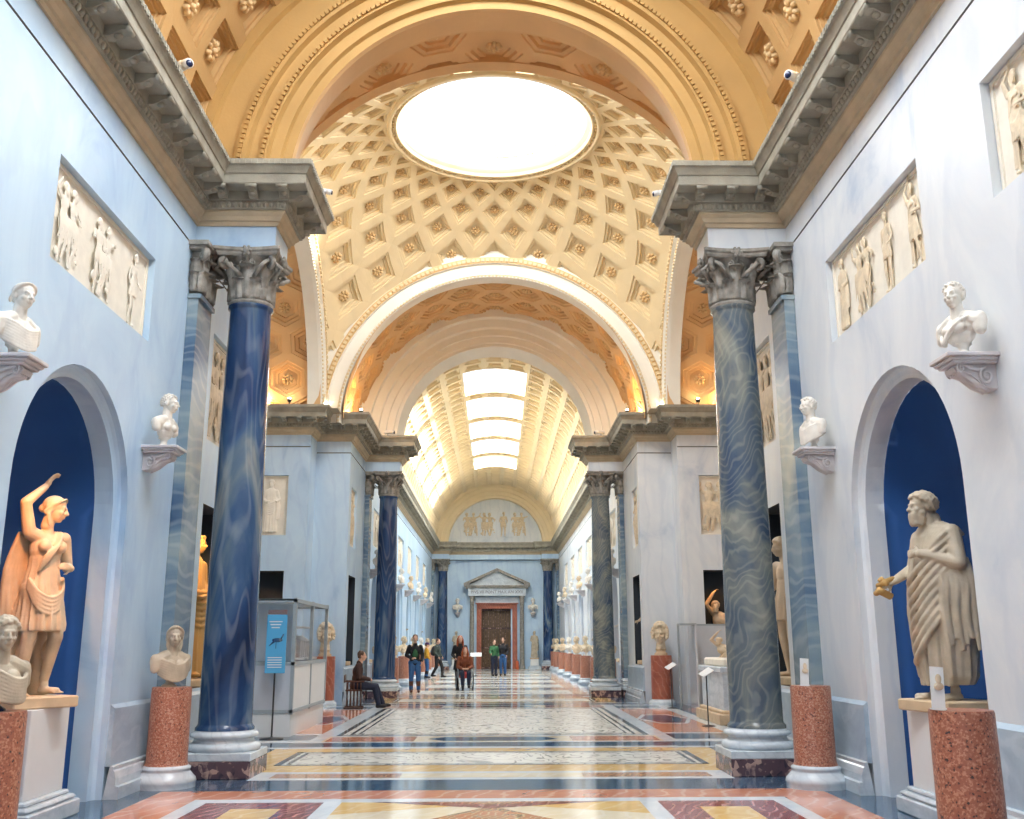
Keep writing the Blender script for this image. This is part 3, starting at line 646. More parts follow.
# dado and skirting along the walls, clear of niches
def skirting(nm, sx, segs, mat, label):
    mb = MB()
    for y0, y1 in segs:
        for pr, mi in (([(.0, .94), (.05, .90), (.05, .32), (0, .32)], 1), ([(.05, .33), (.085, .32), (.085, .285), (.10, .27), (.12, .20), (.12, .13), (.155, .12), (.155, 0), (0, 0)], 0)):
            pth = [(sx * (WX + .1), y0), (sx * WX, y0), (sx * WX, y1), (sx * (WX + .1), y1)]
            sweep(mb, pth[1:3], pr, 1 if sx > 0 else -1, mfun=lambda a, mi=mi: mi)
            k = len(pr)
            for yy in (y0, y1): mb.add([(sx * (WX - o), yy, z) for o, z in pr] + [(sx * (WX), yy, 0)], [tuple(range(k + 1))], mi)
    return struct(mb.build(nm, ['basem', mat]), label)
def gaps(y0, y1, cs, r=1.34):
    out = []; a = y0
    for c in cs: out.append((a, c - r)); a = c + r
    out.append((a, y1)); return [(p, q) for p, q in out if q - p > .05]
for side, sx in (('left', -1), ('right', 1)):
    skirting('baseboard_' + side, sx, gaps(-3, 12.3, NA) + [(13.2, 14.95)], 'dado', side + ' dado and moulded skirting of the near wall')
    skirting('baseboard_' + side, sx, [(2 * YD - 16.25, 29.95)] + gaps(30.85, 62.1, NC), 'dado', side + ' dado and moulded skirting of the far wall')

# ---------------------------------------------------------------- floor
fm = ['f_blue', 'f_pink', 'f_red', 'f_yel', 'f_white', 'f_cream', 'f_rw', 'f_grey', 'f_mos']; FI = {k: i for i, k in enumerate(fm)}
mb = MB(); lay = [0]
def frect(x0, x1, y0, y1, m, z): mb.add([(x0, y0, z), (x1, y0, z), (x1, y1, z), (x0, y1, z)], [(0, 1, 2, 3)], FI['f_' + m])
def fpoly(P, m, z): mb.add([(p[0], p[1], z) for p in P], [tuple(range(len(P)))], FI['f_' + m])
frect(-9.6, 9.6, -6, 63.7, 'blue', 0)
e = .0006
def frontbay(y0, y1):       # pink border, white frame, three panels
    frect(-3.57, 3.57, y0 - .6, y1 + .6, 'pink', e); frect(-3.03, 3.03, y0, y1, 'white', 2 * e)
    frect(-1.5, 1.5, y0 + .22, y1 - .22, 'cream', 3 * e)
    ym = (y0 + y1) / 2
    for s in (-1, 1):
        frect(*sorted((s * 1.68, s * 2.86)), y0 + .22, y1 - .22, 'red', 3 * e); frect(*sorted((s * 2.03, s * 2.51)), y0 + .6, y1 - .6, 'yel', 4 * e)
    for sy, yy in ((1, y0 + .22), (-1, y1 - .22)):
        fpoly([(-1.5, yy), (-.05, yy + sy * .15), (-1.5, yy + sy * .75)], 'yel', 4 * e); fpoly([(1.5, yy), (.05, yy + sy * .15), (1.5, yy + sy * .75)], 'yel', 4 * e)
        fpoly([(-1.2, yy), (1.2, yy), (0, yy + sy * .42)], 'red', 5 * e)
        fpoly([(-.9, yy + sy * .0), (.9, yy + sy * .0), (0, yy + sy * .18)], 'rw', 6 * e)
    fpoly([(0, y0 + .5), (1.2, ym), (0, y1 - .5), (-1.2, ym)], 'rw', 4 * e)
frontbay(6.6, 10.75); frontbay(.9, 5.2)
def band(f):
    def fr(x0, x1, y0, y1, m, z): frect(x0, x1, *sorted((f(y0), f(y1))), m, z)
    fr(-2.87, 2.87, 12.2, 16.0, 'white', e); fr(-2.65, 2.65, 12.38, 12.78, 'rw', 2 * e); fr(-1.1, 1.1, 12.38, 12.78, 'cream', 3 * e)
    fr(-3.3, 3.3, 13.2, 15.75, 'yel', 1.5 * e); fr(-2.87, 2.87, 12.95, 15.75, 'yel', 2 * e); fr(-2.87, 2.87, 13.62, 15.25, 'mos', 3 * e)
    for q, w in ((0, .06), (.14, .04)):
        for (a, b, c, d) in ((-2.87 + q, 2.87 - q, 13.62 + q, 13.62 + q + w), (-2.87 + q, 2.87 - q, 15.25 - q - w, 15.25 - q), (-2.87 + q, -2.87 + q + w * 1.5, 13.62 + q, 15.25 - q), (2.87 - q - w * 1.5, 2.87 - q, 13.62 + q, 15.25 - q)): fr(a, b, c, d, 'grey', 4 * e)
    fr(-4.5, 4.5, 15.75, 15.95, 'white', 2 * e); fr(-4.5, 4.5, 16.65, 16.8, 'white', 2 * e)
    fr(-2.8, 2.8, 16.8, 17.75, 'cream', 2 * e); fr(-2.75, -1.3, 16.85, 17.65, 'pink', 3 * e); fr(1.3, 2.75, 16.85, 17.65, 'pink', 3 * e)
    fpoly([(-1.1, f(17.25)), (-.8, f(16.9)), (.8, f(16.9)), (1.1, f(17.25)), (.8, f(17.6)), (-.8, f(17.6))], 'blue', 4 * e)
band(lambda y: y); band(lambda y: 2 * YD - y)
# under the dome
frect(-2.78, 2.78, 17.75, 25.4, 'white', e); frect(-2.72, 2.72, 17.9, 25.25, 'mos', 2 * e)
for q, w in ((0, .10), (.2, .06), (.34, .04)):
    for (a, b, c, d) in ((-2.72 + q, 2.72 - q, 17.9 + q, 17.9 + q + w), (-2.72 + q, 2.72 - q, 25.25 - q - w, 25.25 - q), (-2.72 + q, -2.72 + q + w, 17.9 + q, 25.25 - q), (2.72 - q - w, 2.72 - q, 17.9 + q, 25.25 - q)): frect(a, b, c, d, 'grey', 3 * e)
for s in (-1, 1):
    def sr(x0, x1, y0, y1, m, z): frect(*sorted((s * x0, s * x1)), y0, y1, m, z)
    sr(2.78, 4.45, 16.8, 26.35, 'white', e); sr(3.03, 4.15, 18.3, 24.85, 'pink', 2 * e); sr(3.03, 4.15, 17.1, 18.1, 'blue', 2 * e); sr(3.03, 4.15, 25.05, 26.1, 'blue', 2 * e)
    fpoly([(s * x, y) for x, y in ((3.02, 21.57), (3.3, 20.3), (3.88, 20.3), (4.16, 21.57), (3.88, 22.8), (3.3, 22.8))], 'white', 3 * e)
    fpoly([(s * x, y) for x, y in ((3.10, 21.57), (3.35, 20.45), (3.83, 20.45), (4.08, 21.57), (3.83, 22.65), (3.35, 22.65))], 'red', 4 * e)
    fpoly([(s * x, y) for x, y in ((3.20, 21.57), (3.40, 20.65), (3.78, 20.65), (3.98, 21.57), (3.78, 22.45), (3.40, 22.45))], 'blue', 5 * e)
    sr(4.6, 9.5, 18.2, 24.9, 'pink', e); sr(4.9, 9.5, 18.6, 24.5, 'cream', 2 * e)
# far nave: one framed bay after another
y = 31.4
while y < 61:
    frect(-3.2, 3.2, y, y + 3.9, 'white', e); frect(-2.95, 2.95, y + .25, y + 3.65, 'cream' , 2 * e)
    frect(-2.5, 2.5, y + .7, y + 3.2, 'mos', 3 * e)
    for s in (-1, 1): frect(*sorted((s * 1.5, s * 2.8)), y + .35, y + .62, 'pink', 4 * e); frect(*sorted((s * .2, s * 1.2)), y + .35, y + .62, 'blue', 4 * e)
    fpoly([(-1.3, y + 1.95), (0, y + 1.1), (1.3, y + 1.95), (0, y + 2.8)], 'grey', 4 * e); fpoly([(-1., y + 1.95), (0, y + 1.3), (1., y + 1.95), (0, y + 2.6)], 'white', 5 * e)
    frect(-3.2, 3.2, y + 4.15, y + 4.55, 'rw', e)
    y += 4.7
struct(mb.build('floor', fm), 'polished inlaid marble floor')
# ---------------------------------------------------------------- Corinthian capital, columns, pilasters
def leaf(mb, ang, r0, z0, h, w, curl, tilt=.0, m=0, flatc=None):
    nu, nv = 9, 9; T = .012
    def pt(u, v, off):       # u -1..1 across, v 0..1 up
        wv = w * (0.80 + .35 * sin(v * pi)) * (1 - .25 * max(0, v - .8) / .2) * (1 + .16 * cos(v * pi * 9) * abs(u))
        if v <= .72: out = .02 + tilt * v; zz = h * v / .80
        else:
            t = (v - .72) / .28 * 2.5; out = .02 + tilt * .72 + curl * (1 - cos(t)) * .62; zz = h * .9 + curl * .55 * sin(t)
        x = u * wv / 2; out += -.35 * w * u * u * .5 + .010 * cos(u * pi * 5) + off + .02 * (1 - abs(u))
        if flatc is None:
            r = r0 + out; a = ang + x / max(r0 + .03, .05); return (r * cos(a), r * sin(a), z0 + zz)
        bx, by, dx, dy = flatc; nx, ny = dy, -dx; return (bx + dx * x + nx * out, by + dy * x + ny * out, z0 + zz)
    V = [pt(-1 + 2 * i / (nu - 1), j / (nv - 1), T) for j in range(nv) for i in range(nu)] + [pt(-1 + 2 * i / (nu - 1), j / (nv - 1), -T) for j in range(nv) for i in range(nu)]
    Fs = []; o = nu * nv
    for j in range(nv - 1):
        for i in range(nu - 1): a = j * nu + i; Fs.append((a, a + 1, a + nu + 1, a + nu)); Fs.append((o + a, o + a + nu, o + a + nu + 1, o + a + 1))
    E_ = [i for i in range(nu)] + [j * nu + nu - 1 for j in range(1, nv)] + [(nv - 1) * nu + i for i in range(nu - 2, -1, -1)] + [j * nu for j in range(nv - 2, 0, -1)]
    for i in range(len(E_)): a, b = E_[i], E_[(i + 1) % len(E_)]; Fs.append((a, o + a, o + b, b))
    mb.add(V, Fs, m, True)
def spiral(mb, c, ax, rad, turns=1.6, th=.022, n=26, lift=None, m=0, flip=1):
    pts = []; rr = []
    ax = Vector(ax).normalized()
    for i in range(n + 1):
        t = i / n; a = turns * 2 * pi * t; r = rad * (1 - t * .88); pts.append(Vector(c) + ax * (r * cos(a + pi / 2) * flip) + Vector((0, 0, r * sin(a + pi / 2)))); rr.append(th * (1 - .45 * t))
    mb.tube(pts, rr, 7, m)
def capital_mesh():
    mb = MB()
    mb.lathe([(.285, .0), (.30, .02), (.30, .05), (.27, .07), (.262, .12), (.262, .45), (.29, .55), (.345, .62), (.36, .64)], 28, m=0)
    for i in range(8): leaf(mb, pi / 8 + i * pi / 4, .262, .06, .25, .20, .10)
    for i in range(8): leaf(mb, i * pi / 4, .262, .06, .45, .21, .12, .02)
    for i in range(4):
        a = pi / 4 + i * pi / 2; d = Vector((cos(a), sin(a), 0))
        for s in (-1, 1):
            st = Vector((cos(a - s * .55), sin(a - s * .55), 0)) * .27
            mb.tube([st + Vector((0, 0, .36)), (st + d * .25) / 1 + Vector((0, 0, .50)), d * .42 + Vector((0, 0, .615))], [.03, .03, .02], 7)
        spiral(mb, tuple(d * .44 + Vector((0, 0, .545))), d, .075, flip=-1); spiral(mb, tuple(d * .435 + Vector((0, 0, .545))), d, .075, th=.04, flip=-1)
        leaf(mb, a, .27, .22, .30, .14, .12, .12)
        b = i * pi / 2; g = Vector((cos(b), sin(b), 0)); t = Vector((-sin(b), cos(b), 0))
        for s in (-1, 1): spiral(mb, tuple(g * .33 + t * s * .07 + Vector((0, 0, .55))), t * s, .045, th=.014)
        mb.ell(tuple(g * .40 + Vector((0, 0, .685))), (.06, .06, .06), 10, 8)
        for q in range(6): mb.ell(tuple(g * .42 + t * .055 * cos(q * pi / 3) + Vector((0, 0, .685 + .055 * sin(q * pi / 3)))), (.025, .025, .028), 6, 4)
        mb.tube([g * .30 + Vector((0, 0, .45)), g * .36 + Vector((0, 0, .6)), g * .40 + Vector((0, 0, .68))], [.03, .02, .02], 6)
    def ab(r, z):  # concave-sided abacus outline
        P = []
        for i in range(4):
            a = i * pi / 2
            for t in (-1, -.92, -.6, -.3, 0, .3, .6, .92):
                x = r * (.84 + .16 * (abs(t) ** 2)) if abs(t) < .95 else r * .96; yv = t * r * .98 if abs(t) > .95 else t * r
                if t == -1: x = r * .97; yv = -r * .97 * .97
                P.append((x * cos(a) - yv * sin(a), x * sin(a) + yv * cos(a), z))
        return P
    n = 32; rings = [ab(.41, .64), ab(.43, .665), ab(.43, .69), ab(.46, .71), ab(.46, .75)]
    vs = [p for r in rings for p in r]; fs = [(k * n + i, k * n + (i + 1) % n, (k + 1) * n + (i + 1) % n, (k + 1) * n + i) for k in range(4) for i in range(n)] + [tuple(range(n - 1, -1, -1)), tuple(range(4 * n, 5 * n))]
    mb.add(vs, fs, 0)
    return mb.mesh('capital', ['capst'])
def shaft_prof(r0, r1, z0, z1):
    P = [(r0 * 1.10, z0), (r0 * 1.10, z0 + .03), (r0 * 1.02, z0 + .06)]
    for i in range(13): t = i / 12; P.append((r0 + (r1 - r0) * (t ** 1.6), z0 + .08 + (z1 - z0 - .16) * t))
    return P + [(r1 * 1.02, z1 - .05), (r1 * 1.10, z1 - .03), (r1 * 1.10, z1)]
CAPM = capital_mesh()
def column(loc, mat, label, dark=True):
    t = thing('column', label, 'column', loc)
    mb = MB(); mb.rbox((0, 0, .10), (.88, .88, .20), .006, 0); mb.build('plinth', 'brec', t)
    mb = MB(); mb.rbox((0, 0, .245), (.88, .88, .09), .008, 0)
    mb.lathe([(.36, .29), (.425, .29), (.44, .31), (.445, .335), (.435, .365), (.41, .38), (.375, .385), (.375, .395), (.36, .41), (.358, .43), (.375, .445), (.385, .447), (.405, .455), (.412, .475), (.40, .50), (.37, .508), (.36, .51), (.36, .53)], 48); mb.build('base', 'basem', t)
    mb = MB(); mb.lathe(shaft_prof(.325, .272, .53, 6.0), 48); mb.build('shaft', mat, t)
    obj('capital', CAPM, t, (0, 0, 6.0)); return t
def pilaster(loc, rz, mat, label, w=.66, dep=.15, cap=True):
    """front faces local -Y; back on the wall at y=0"""
    t = thing('pilaster', label, 'pilaster', loc, rz)
    mb = MB(); mb.rbox((0, -dep / 2, .10), (w + .14, dep + .10, .2), .005); mb.build('plinth', 'brec', t)
    mb = MB()
    for a, z0, z1 in ((.18, .20, .29), (.15, .29, .38), (.09, .38, .44), (.12, .44, .50), (.05, .50, .54)): mb.rbox((0, -dep / 2, (z0 + z1) / 2), (w + a, dep + a * .6, z1 - z0), .02)
    mb.build('base', 'basem', t)
    mb = MB(); mb.box((0, -dep / 2, 3.27), (w, dep, 5.46), 0, taper=.92); mb.box((0, -dep / 2, 6.0), (w * .97, dep + .06, .06), 0); mb.build('shaft', mat, t)
    mb = MB(); w2 = w * .9; mb.box((0, -dep / 2, 6.33), (w2 * .92, dep * .9, .62)); mb.box((0, -dep / 2 - .03, 6.71), (w2 + .26, dep + .16, .06)); mb.box((0, -dep / 2 - .02, 6.66), (w2 + .18, dep + .1, .05))
    for k, hh, zz in ((3, .25, 6.06), (2, .45, 6.06)):
        for i in range(k):
            x = (i - (k - 1) / 2) * w2 / k * 1.15; leaf(mb, 0, 0, zz, hh, .2, .10, .02, flatc=(x, -dep * .95, 1, 0))
    for s in (-1, 1):
        for hh in (.25, .45): leaf(mb, 0, 0, 6.06, hh, dep * 1.0, .08, .02, flatc=(s * w2 * .47, -dep / 2, 0, s))
        spiral(mb, (s * (w2 / 2 + .05), -dep - .06, 6.56), (s * .7, -.7, 0), .075, th=.03, flip=-1); spiral(mb, (s * (w2 / 2 + .05), -dep - .03, 6.56), (s * .7, -.7, 0), .07, th=.04, flip=-1); spiral(mb, (s * .06, -dep - .05, 6.56), (s, 0, 0), .045, th=.014)
        mb.tube([(s * .12, -dep - .02, 6.36), (s * .22, -dep - .05, 6.52), (s * (w2 / 2 + .03), -dep - .07, 6.63)], [.03, .03, .02], 7)
    mb.ell((0, -dep - .08, 6.69), (.06, .04, .06), 8, 6)
    mb.build('capital', 'capst', t); return t
column((-3.3, CY[0], 0), 'colL', 'dark blue veined marble column nearest the viewer on the left')
column((3.3, CY[0], 0), 'colR', 'green grey rippled marble column nearest the viewer on the right')
column((-3.3, CY[1], 0), 'colL', 'blue grey marble column beyond the dome on the left, behind the seated man')
column((3.3, CY[1], 0), 'colR', 'grey rippled marble column beyond the dome on the right, right of the row of busts')
column((-3.3, CE, 0), 'colL', 'small distant blue column left of the far door')
column((3.3, CE, 0), 'colL', 'small distant blue column right of the far door')
for sx, sd, rz in ((-1, 'left', pi / 2), (1, 'right', -pi / 2)):
    pilaster((sx * WX, CY[0] - .22, 0), rz, 'pil', 'banded marble pilaster on the %s wall behind the nearest column' % sd)
    pilaster((sx * WX, CY[1], 0), rz, 'pil', 'marble pilaster on the %s wall behind the column beyond the dome' % sd)
    pilaster((sx * WX, CE, 0), rz, 'pil', 'distant pilaster in the far %s corner beside the end column' % sd, w=.6)
# ---------------------------------------------------------------- organic sculpture: capsules and ellipsoids grown into one skin
V3 = Vector
class Org:
    def __init__(s): s.mb = MB()
    def cap(s, a, b, r0, r1, n=12, flat=1):
        a, b = V3(a), V3(b); d = b - a; L = d.length
        if L < 1e-5: s.mb.ell(a, (r0, r0, r0), n, 8); return s
        t = d / L; pts = [a - t * r0, a - t * r0 * .8, a - t * r0 * .4, a, a + d * .5, b, b + t * r1 * .4, b + t * r1 * .8, b + t * r1]
        rad = [r0 * .05, r0 * .6, r0 * .92, r0, (r0 + r1) / 2, r1, r1 * .92, r1 * .6, r1 * .05]
        s.mb.tube(pts, rad, n, flat=flat); return s
    def ell(s, c, r, rot=None, n=14): s.mb.ell(c, r, n, 9, rot=rot); return s
    def chain(s, P, R, n=8):
        P = [V3(p) for p in P]
        if len(P) > 2:      # smooth the polyline
            Q = []; RR = []
            for i in range(len(P) - 1):
                p0, p1, p2, p3 = P[max(i - 1, 0)], P[i], P[i + 1], P[min(i + 2, len(P) - 1)]
                for k in range(4):
                    t = k / 4; Q.append(.5 * ((2 * p1) + (p2 - p0) * t + (2 * p0 - 5 * p1 + 4 * p2 - p3) * t * t + (3 * p1 - p0 - 3 * p2 + p3) * t ** 3))
                    RR.append(R[i] + (R[i + 1] - R[i]) * t if isinstance(R, (list, tuple)) else R)
            Q.append(P[-1]); RR.append(R[-1] if isinstance(R, (list, tuple)) else R)
        else: Q = P; RR = list(R) if isinstance(R, (list, tuple)) else [R] * len(P)
        s.mb.tube(Q, RR, n); return s
    def skirt(s, rings, nf=14, amp=.08, n=72, phase=0, seed=0):
        """rings: (cx, cy, z, rx, ry, fold) bottom to top; vertical folds of varied depth"""
        rnd = random.Random(seed); ph = [rnd.uniform(0, 6.28) for _ in range(4)]; vs = []; fs = []
        for cx, cy, z, rx, ry, fo in rings:
            for i in range(n):
                a = 2 * pi * i / n; w = 1 + fo * amp * (sin(nf * a + ph[0] + z * 1.2 + phase) * .6 + .4 * sin((nf * 1.7) // 1 * a + ph[1]) + .3 * sin(3 * a + ph[2]))
                vs.append((cx + rx * w * cos(a), cy + ry * w * sin(a), z))
        for k in range(len(rings) - 1):
            for i in range(n): j = (i + 1) % n; fs.append((k * n + i, k * n + j, (k + 1) * n + j, (k + 1) * n + i))
        fs.append(tuple(range(n - 1, -1, -1))); fs.append(tuple(range((len(rings) - 1) * n, len(rings) * n)))
        s.mb.add(vs, fs, 0, True); return s
    def grow(s, name, mat, vox=.012, smooth=2, scale=1, flat=None):
        me = s.mb.mesh(name + '_src', [mat])
        if scale != 1: me.transform(Matrix.Scale(scale, 4))
        o = bpy.data.objects.new('tmp', me); COL.objects.link(o)
        r = o.modifiers.new('r', 'REMESH'); r.mode = 'VOXEL'; r.voxel_size = vox; r.use_smooth_shade = True
        if smooth: q = o.modifiers.new('s', 'SMOOTH'); q.factor = .5; q.iterations = smooth
        dg = bpy.context.evaluated_depsgraph_get(); ev = o.evaluated_get(dg); out = bpy.data.meshes.new_from_object(ev, depsgraph=dg)
        bpy.data.objects.remove(o); bpy.data.meshes.remove(me); out.name = name
        if flat: out.transform(flat)
        for p in out.polygons: p.use_smooth = True
        if not out.materials: out.materials.append(M[mat])
        return out
def face_head(O, c, yaw=0, tilt=0, s=1., hair='short', beard=0, nod=0):
    """head 0.23 tall centred on c, looking along -Y turned by yaw; hair styles in curls"""
    c = V3(c); E_ = (Matrix.Rotation(yaw, 3, 'Z') @ Matrix.Rotation(nod, 3, 'X') @ Matrix.Rotation(tilt, 3, 'Y'))
    P = lambda x, y, z: c + E_ @ (V3((x, y, z)) * s)
    def el(p, r, rot=None): O.ell(P(*p), [k * s for k in r], rot=E_ if rot is None else E_ @ Euler(rot).to_matrix())
    el((0, .012, .030), (.076, .094, .086)); el((0, -.022, -.035), (.060, .068, .078)); el((0, -.045, -.088), (.030, .030, .026))
    O.cap(P(-.028, -.080, .018), P(.028, -.080, .018), .014 * s, .014 * s)       # brow
    O.cap(P(0, -.088, .014), P(0, -.110, -.030), .0085 * s, .014 * s)            # nose
    for x in (-1, 1):
        el((x * .031, -.077, .000), (.013, .010, .009)); el((x * .036, -.062, -.030), (.024, .024, .022)); el((x * .013, -.100, -.033), (.008, .009, .007))
        el((x * .076, .012, -.005), (.010, .020, .032))
    O.cap(P(-.018, -.087, -.056), P(.018, -.087, -.056), .0065 * s, .0065 * s); O.cap(P(-.014, -.086, -.067), P(.014, -.086, -.067), .0075 * s, .0075 * s)
    O.cap(P(0, .03, -.06), P(0, .035, -.15), .052 * s, .056 * s)
    rnd = random.Random(int(abs(c.x * 97 + c.z * 31) * 10) + 3)
    if hair in ('curl', 'short', 'wild', 'cap'):
        n = {'curl': 170, 'short': 130, 'wild': 230, 'cap': 90}[hair]; cr = {'curl': .017, 'short': .0125, 'wild': .026, 'cap': .02}[hair]
        R = {'curl': 1.07, 'short': 1.03, 'wild': 1.10, 'cap': 1.06}[hair]
        for i in range(n):
            z = 1 - 2 * (i + .5) / n; a = i * 2.39996; rr = sqrt(max(0, 1 - z * z)); x, y = rr * cos(a), rr * sin(a)
            if hair == 'wild':
                if y < -.05 and z < .62 and abs(x) < .88: continue
            elif z < .12 and y < .05 - z * .3: continue
            elif z < .48 and y < -.55: continue
            elif z < -.55: continue
            j = 1 + rnd.uniform(-.03, .05); el((x * .080 * R * j, y * .098 * R * j + .012, z * .092 * R * j + .028), (cr * rnd.uniform(.8, 1.2), cr * rnd.uniform(.8, 1.2), cr * rnd.uniform(.8, 1.2)))
    if hair == 'wild':
        for i in range(16):
            a = -.3 + i * (pi + .6) / 15; x = cos(a); O.chain([P(x * .080, -.03, -.01 + .08 * sin(a)), P(x * .105, -.035, .0 + .11 * sin(a)), P(x * .098 + .015 * sin(i * 2.3), -.055, -.01 + .14 * sin(a))], [.018 * s, .018 * s, .009 * s], 7)
    if hair in ('wave', 'bun'):
        el((0, .018, .038), (.084, .102, .088))
        for k in range(7):
            zz = .10 - k * .018; a0 = .25
            for x in (-1, 1): O.chain([P(x * .004, -.072 + k * .006, .105 - k * .004), P(x * .055, -.062 + k * .008, .085 - k * .009), P(x * .084, -.015 + k * .012, .045 - k * .012), P(x * .07, .06, .015 - k * .012)], [.009 * s, .012 * s, .013 * s, .011 * s], 6)
        el((0, .105, .0), (.038, .038, .04))
        if hair == 'wave':
            for x in (-1, 1): O.chain([P(x * .07, .03, -.03), P(x * .072, .02, -.09), P(x * .06, -.0, -.15)], [.02 * s, .018 * s, .01 * s], 7)
    if beard:
        for i in range(90):
            t = rnd.random(); u = rnd.uniform(-1, 1); x = u * .058 * (1 - .35 * t); zz = -.052 - t * .085 * beard; y = -.096 + .080 * u * u + .004 * t
            if abs(u) < .3 and zz > -.062: continue
            el((x, y, zz), (.018, .018, .021))
        for x in (-1, 1): O.cap(P(x * .005, -.094, -.048), P(x * .032, -.084, -.062), .008 * s, .006 * s)
def hand(O, w, dirn, nrm, s=1., curl=.5, thumb=1, r=.0085):
    """palm and five fingers from wrist w along dirn, back of the hand along nrm"""
    w = V3(w); d = V3(dirn).normalized(); n = V3(nrm); n = (n - d * n.dot(d)).normalized(); t = d.cross(n) * thumb
    O.ell(w + d * .045 * s, (.036 * s, .040 * s, .016 * s), rot=Matrix((t, d, n)).transposed()); O.cap(w, w + d * .03 * s, .024 * s, .026 * s)
    for i, L in enumerate((.072, .082, .076, .060)):
        b = w + d * .078 * s + t * (.026 - .0175 * i) * s; c = curl * (1 + .12 * i)
        p1 = b + (d * cos(c * .5) - n * sin(c * .5)) * L * .45 * s; p2 = p1 + (d * cos(c * 1.3) - n * sin(c * 1.3)) * L * .32 * s; p3 = p2 + (d * cos(c * 2) - n * sin(c * 2)) * L * .25 * s
        O.cap(b - d * .012 * s, p1, r * 1.1 * s, r * s, 8); O.cap(p1, p2, r * s, r * .92 * s, 8); O.cap(p2, p3, r * .92 * s, r * .75 * s, 8)
    b = w + d * .025 * s + t * .026 * s; p1 = b + (t * .8 + d * .6 - n * .2) * .036 * s; p2 = p1 + (t * .3 + d * .85 - n * .4) * .030 * s
    O.cap(b, p1, r * 1.4 * s, r * 1.15 * s, 8); O.cap(p1, p2, r * 1.15 * s, r * .85 * s, 8)
def torso(O, pelvis, chest, neck, sL, sR, w=1., fem=False):
    p, c, k = V3(pelvis), V3(chest), V3(neck); across = (V3(sL) - V3(sR)).normalized(); upv = (k - p).normalized(); fwd = across.cross(upv) * -1
    rot = Matrix((across, fwd * -1, upv)).transposed()
    O.ell(c, (.165 * w, .115 * w, .17), rot=rot); O.ell(p, (.165 * w, .12 * w, .13), rot=rot); O.ell((p + c) / 2, (.135 * w, .10 * w, .16), rot=rot)
    for s_ in (sL, sR): O.cap(c + upv * .08, V3(s_), .075, .062)
    O.cap(c + upv * .1, k, .07, .052)
def limb(O, P, R):
    for a, b, r0, r1 in zip(P[:-1], P[1:], R[:-1], R[1:]): O.cap(a, b, r0, r1)
def foot(O, ank, d, s=1.):
    a = V3(ank); d = V3(d).normalized(); f = V3((a.x, a.y, a.z - .06 * s))
    O.cap(a, f, .036 * s, .036 * s); O.ell(f + d * .09 * s, (.042 * s, .042 * s, .03 * s)); O.cap(f - d * .02 * s, f + d * .13 * s, .036 * s, .028 * s)
    t = V3((-d.y, d.x, 0))
    for i in range(5): O.cap(f + d * .12 * s + t * (.028 - .014 * i) * s - V3((0, 0, .012 * s)), f + d * (.175 - .012 * i) * s + t * (.03 - .015 * i) * s - V3((0, 0, .018 * s)), .012 * s, .010 * s, 8)

# ---- busts -------------------------------------------------------------
def bust_mesh(kind, mat, seed=0):
    """bust on its own round socle; origin at socle bottom; looks along -Y. about 0.68 tall"""
    O = Org(); hz = .56
    sc = 1.05
    hair, beard, yaw, drape, fem = {'nude': ('short', 0, .15, 0, False), 'lady': ('bun', 0, -.2, 1, True), 'toga': ('short', 0, .35, 2, False), 'boy': ('curl', 0, -.25, 3, False), 'cloak': ('wave', 0, -.5, 1, True), 'beard': ('curl', 1, .2, 2, False), 'plain': ('short', 0, 0, 1, False)}[kind]
    face_head(O, (0, -.02, hz), yaw, 0, sc, hair, beard)
    O.cap((0, .0, .45), (0, .02, .34), .055, .075)
    O.ell((0, .03, .27), (.19, .10, .12)); O.ell((0, .02, .20), (.14, .085, .10))
    for x in (-1, 1): O.cap((x * .08, .02, .34), (x * .19, .03, .29), .07, .07); O.cap((x * .20, .03, .28), (x * .205, .02, .22), .065, .055); O.ell((x * .065, -.055, .25), (.065, .045, .05 if not fem else .055))
    if drape:
        rnd = random.Random(seed)
        for k in range(8):
            o = k * .024
            if drape == 1: O.chain([(-.21 + o * .3, .03, .33 - o), (-.12, -.075, .28 - o * 1.1), (0, -.105, .235 - o * 1.0), (.12, -.08, .27 - o * 1.0), (.22, .02, .32 - o)], [.02, .018, .017, .018, .02], 7)
            elif drape == 2: O.chain([(.20 - o * .6, .05, .36), (.11 - o * .7, -.07, .31 - o * .3), (-.02 - o * .4, -.105, .22 - o * .5), (-.13, -.07, .14 + .01 * k), (-.15, .0, .14)], [.018, .018, .017, .015, .012], 7)
            else: O.chain([(-.2, .03, .34 - o), (-.08, -.09, .30 - o * 1.2), (.06, -.11, .23 - o), (.17, -.06, .24 - o), (.22, .02, .30 - o)], [.02, .018, .018, .018, .02], 7)
        O.cap((-.2, .03, .31), (-.21, .02, .2), .06, .05); O.cap((.2, .03, .31), (.21, .02, .2), .06, .05)
    O.cap((0, .03, .16), (0, .03, .10), .075, .045)
    return O.grow('bust', mat, .0065, 2)
def socle_mesh(mat):
    mb = MB(); mb.lathe([(.085, 0), (.085, .015), (.072, .025), (.045, .04), (.038, .07), (.05, .10), (.07, .115), (.07, .125)], 28, (0, .03, 0)); return mb.mesh('socle', [mat])
SOC = {'white': socle_mesh('white'), 'footb': socle_mesh('footb'), 'statueG': socle_mesh('statueG')}
BM = {}
for k, mt in (('nude', 'white'), ('lady', 'white'), ('toga', 'white'), ('boy', 'statueG'), ('cloak', 'statueG'), ('beard', 'statue'), ('plain', 'white')): BM[k] = bust_mesh(k, mt, 3)
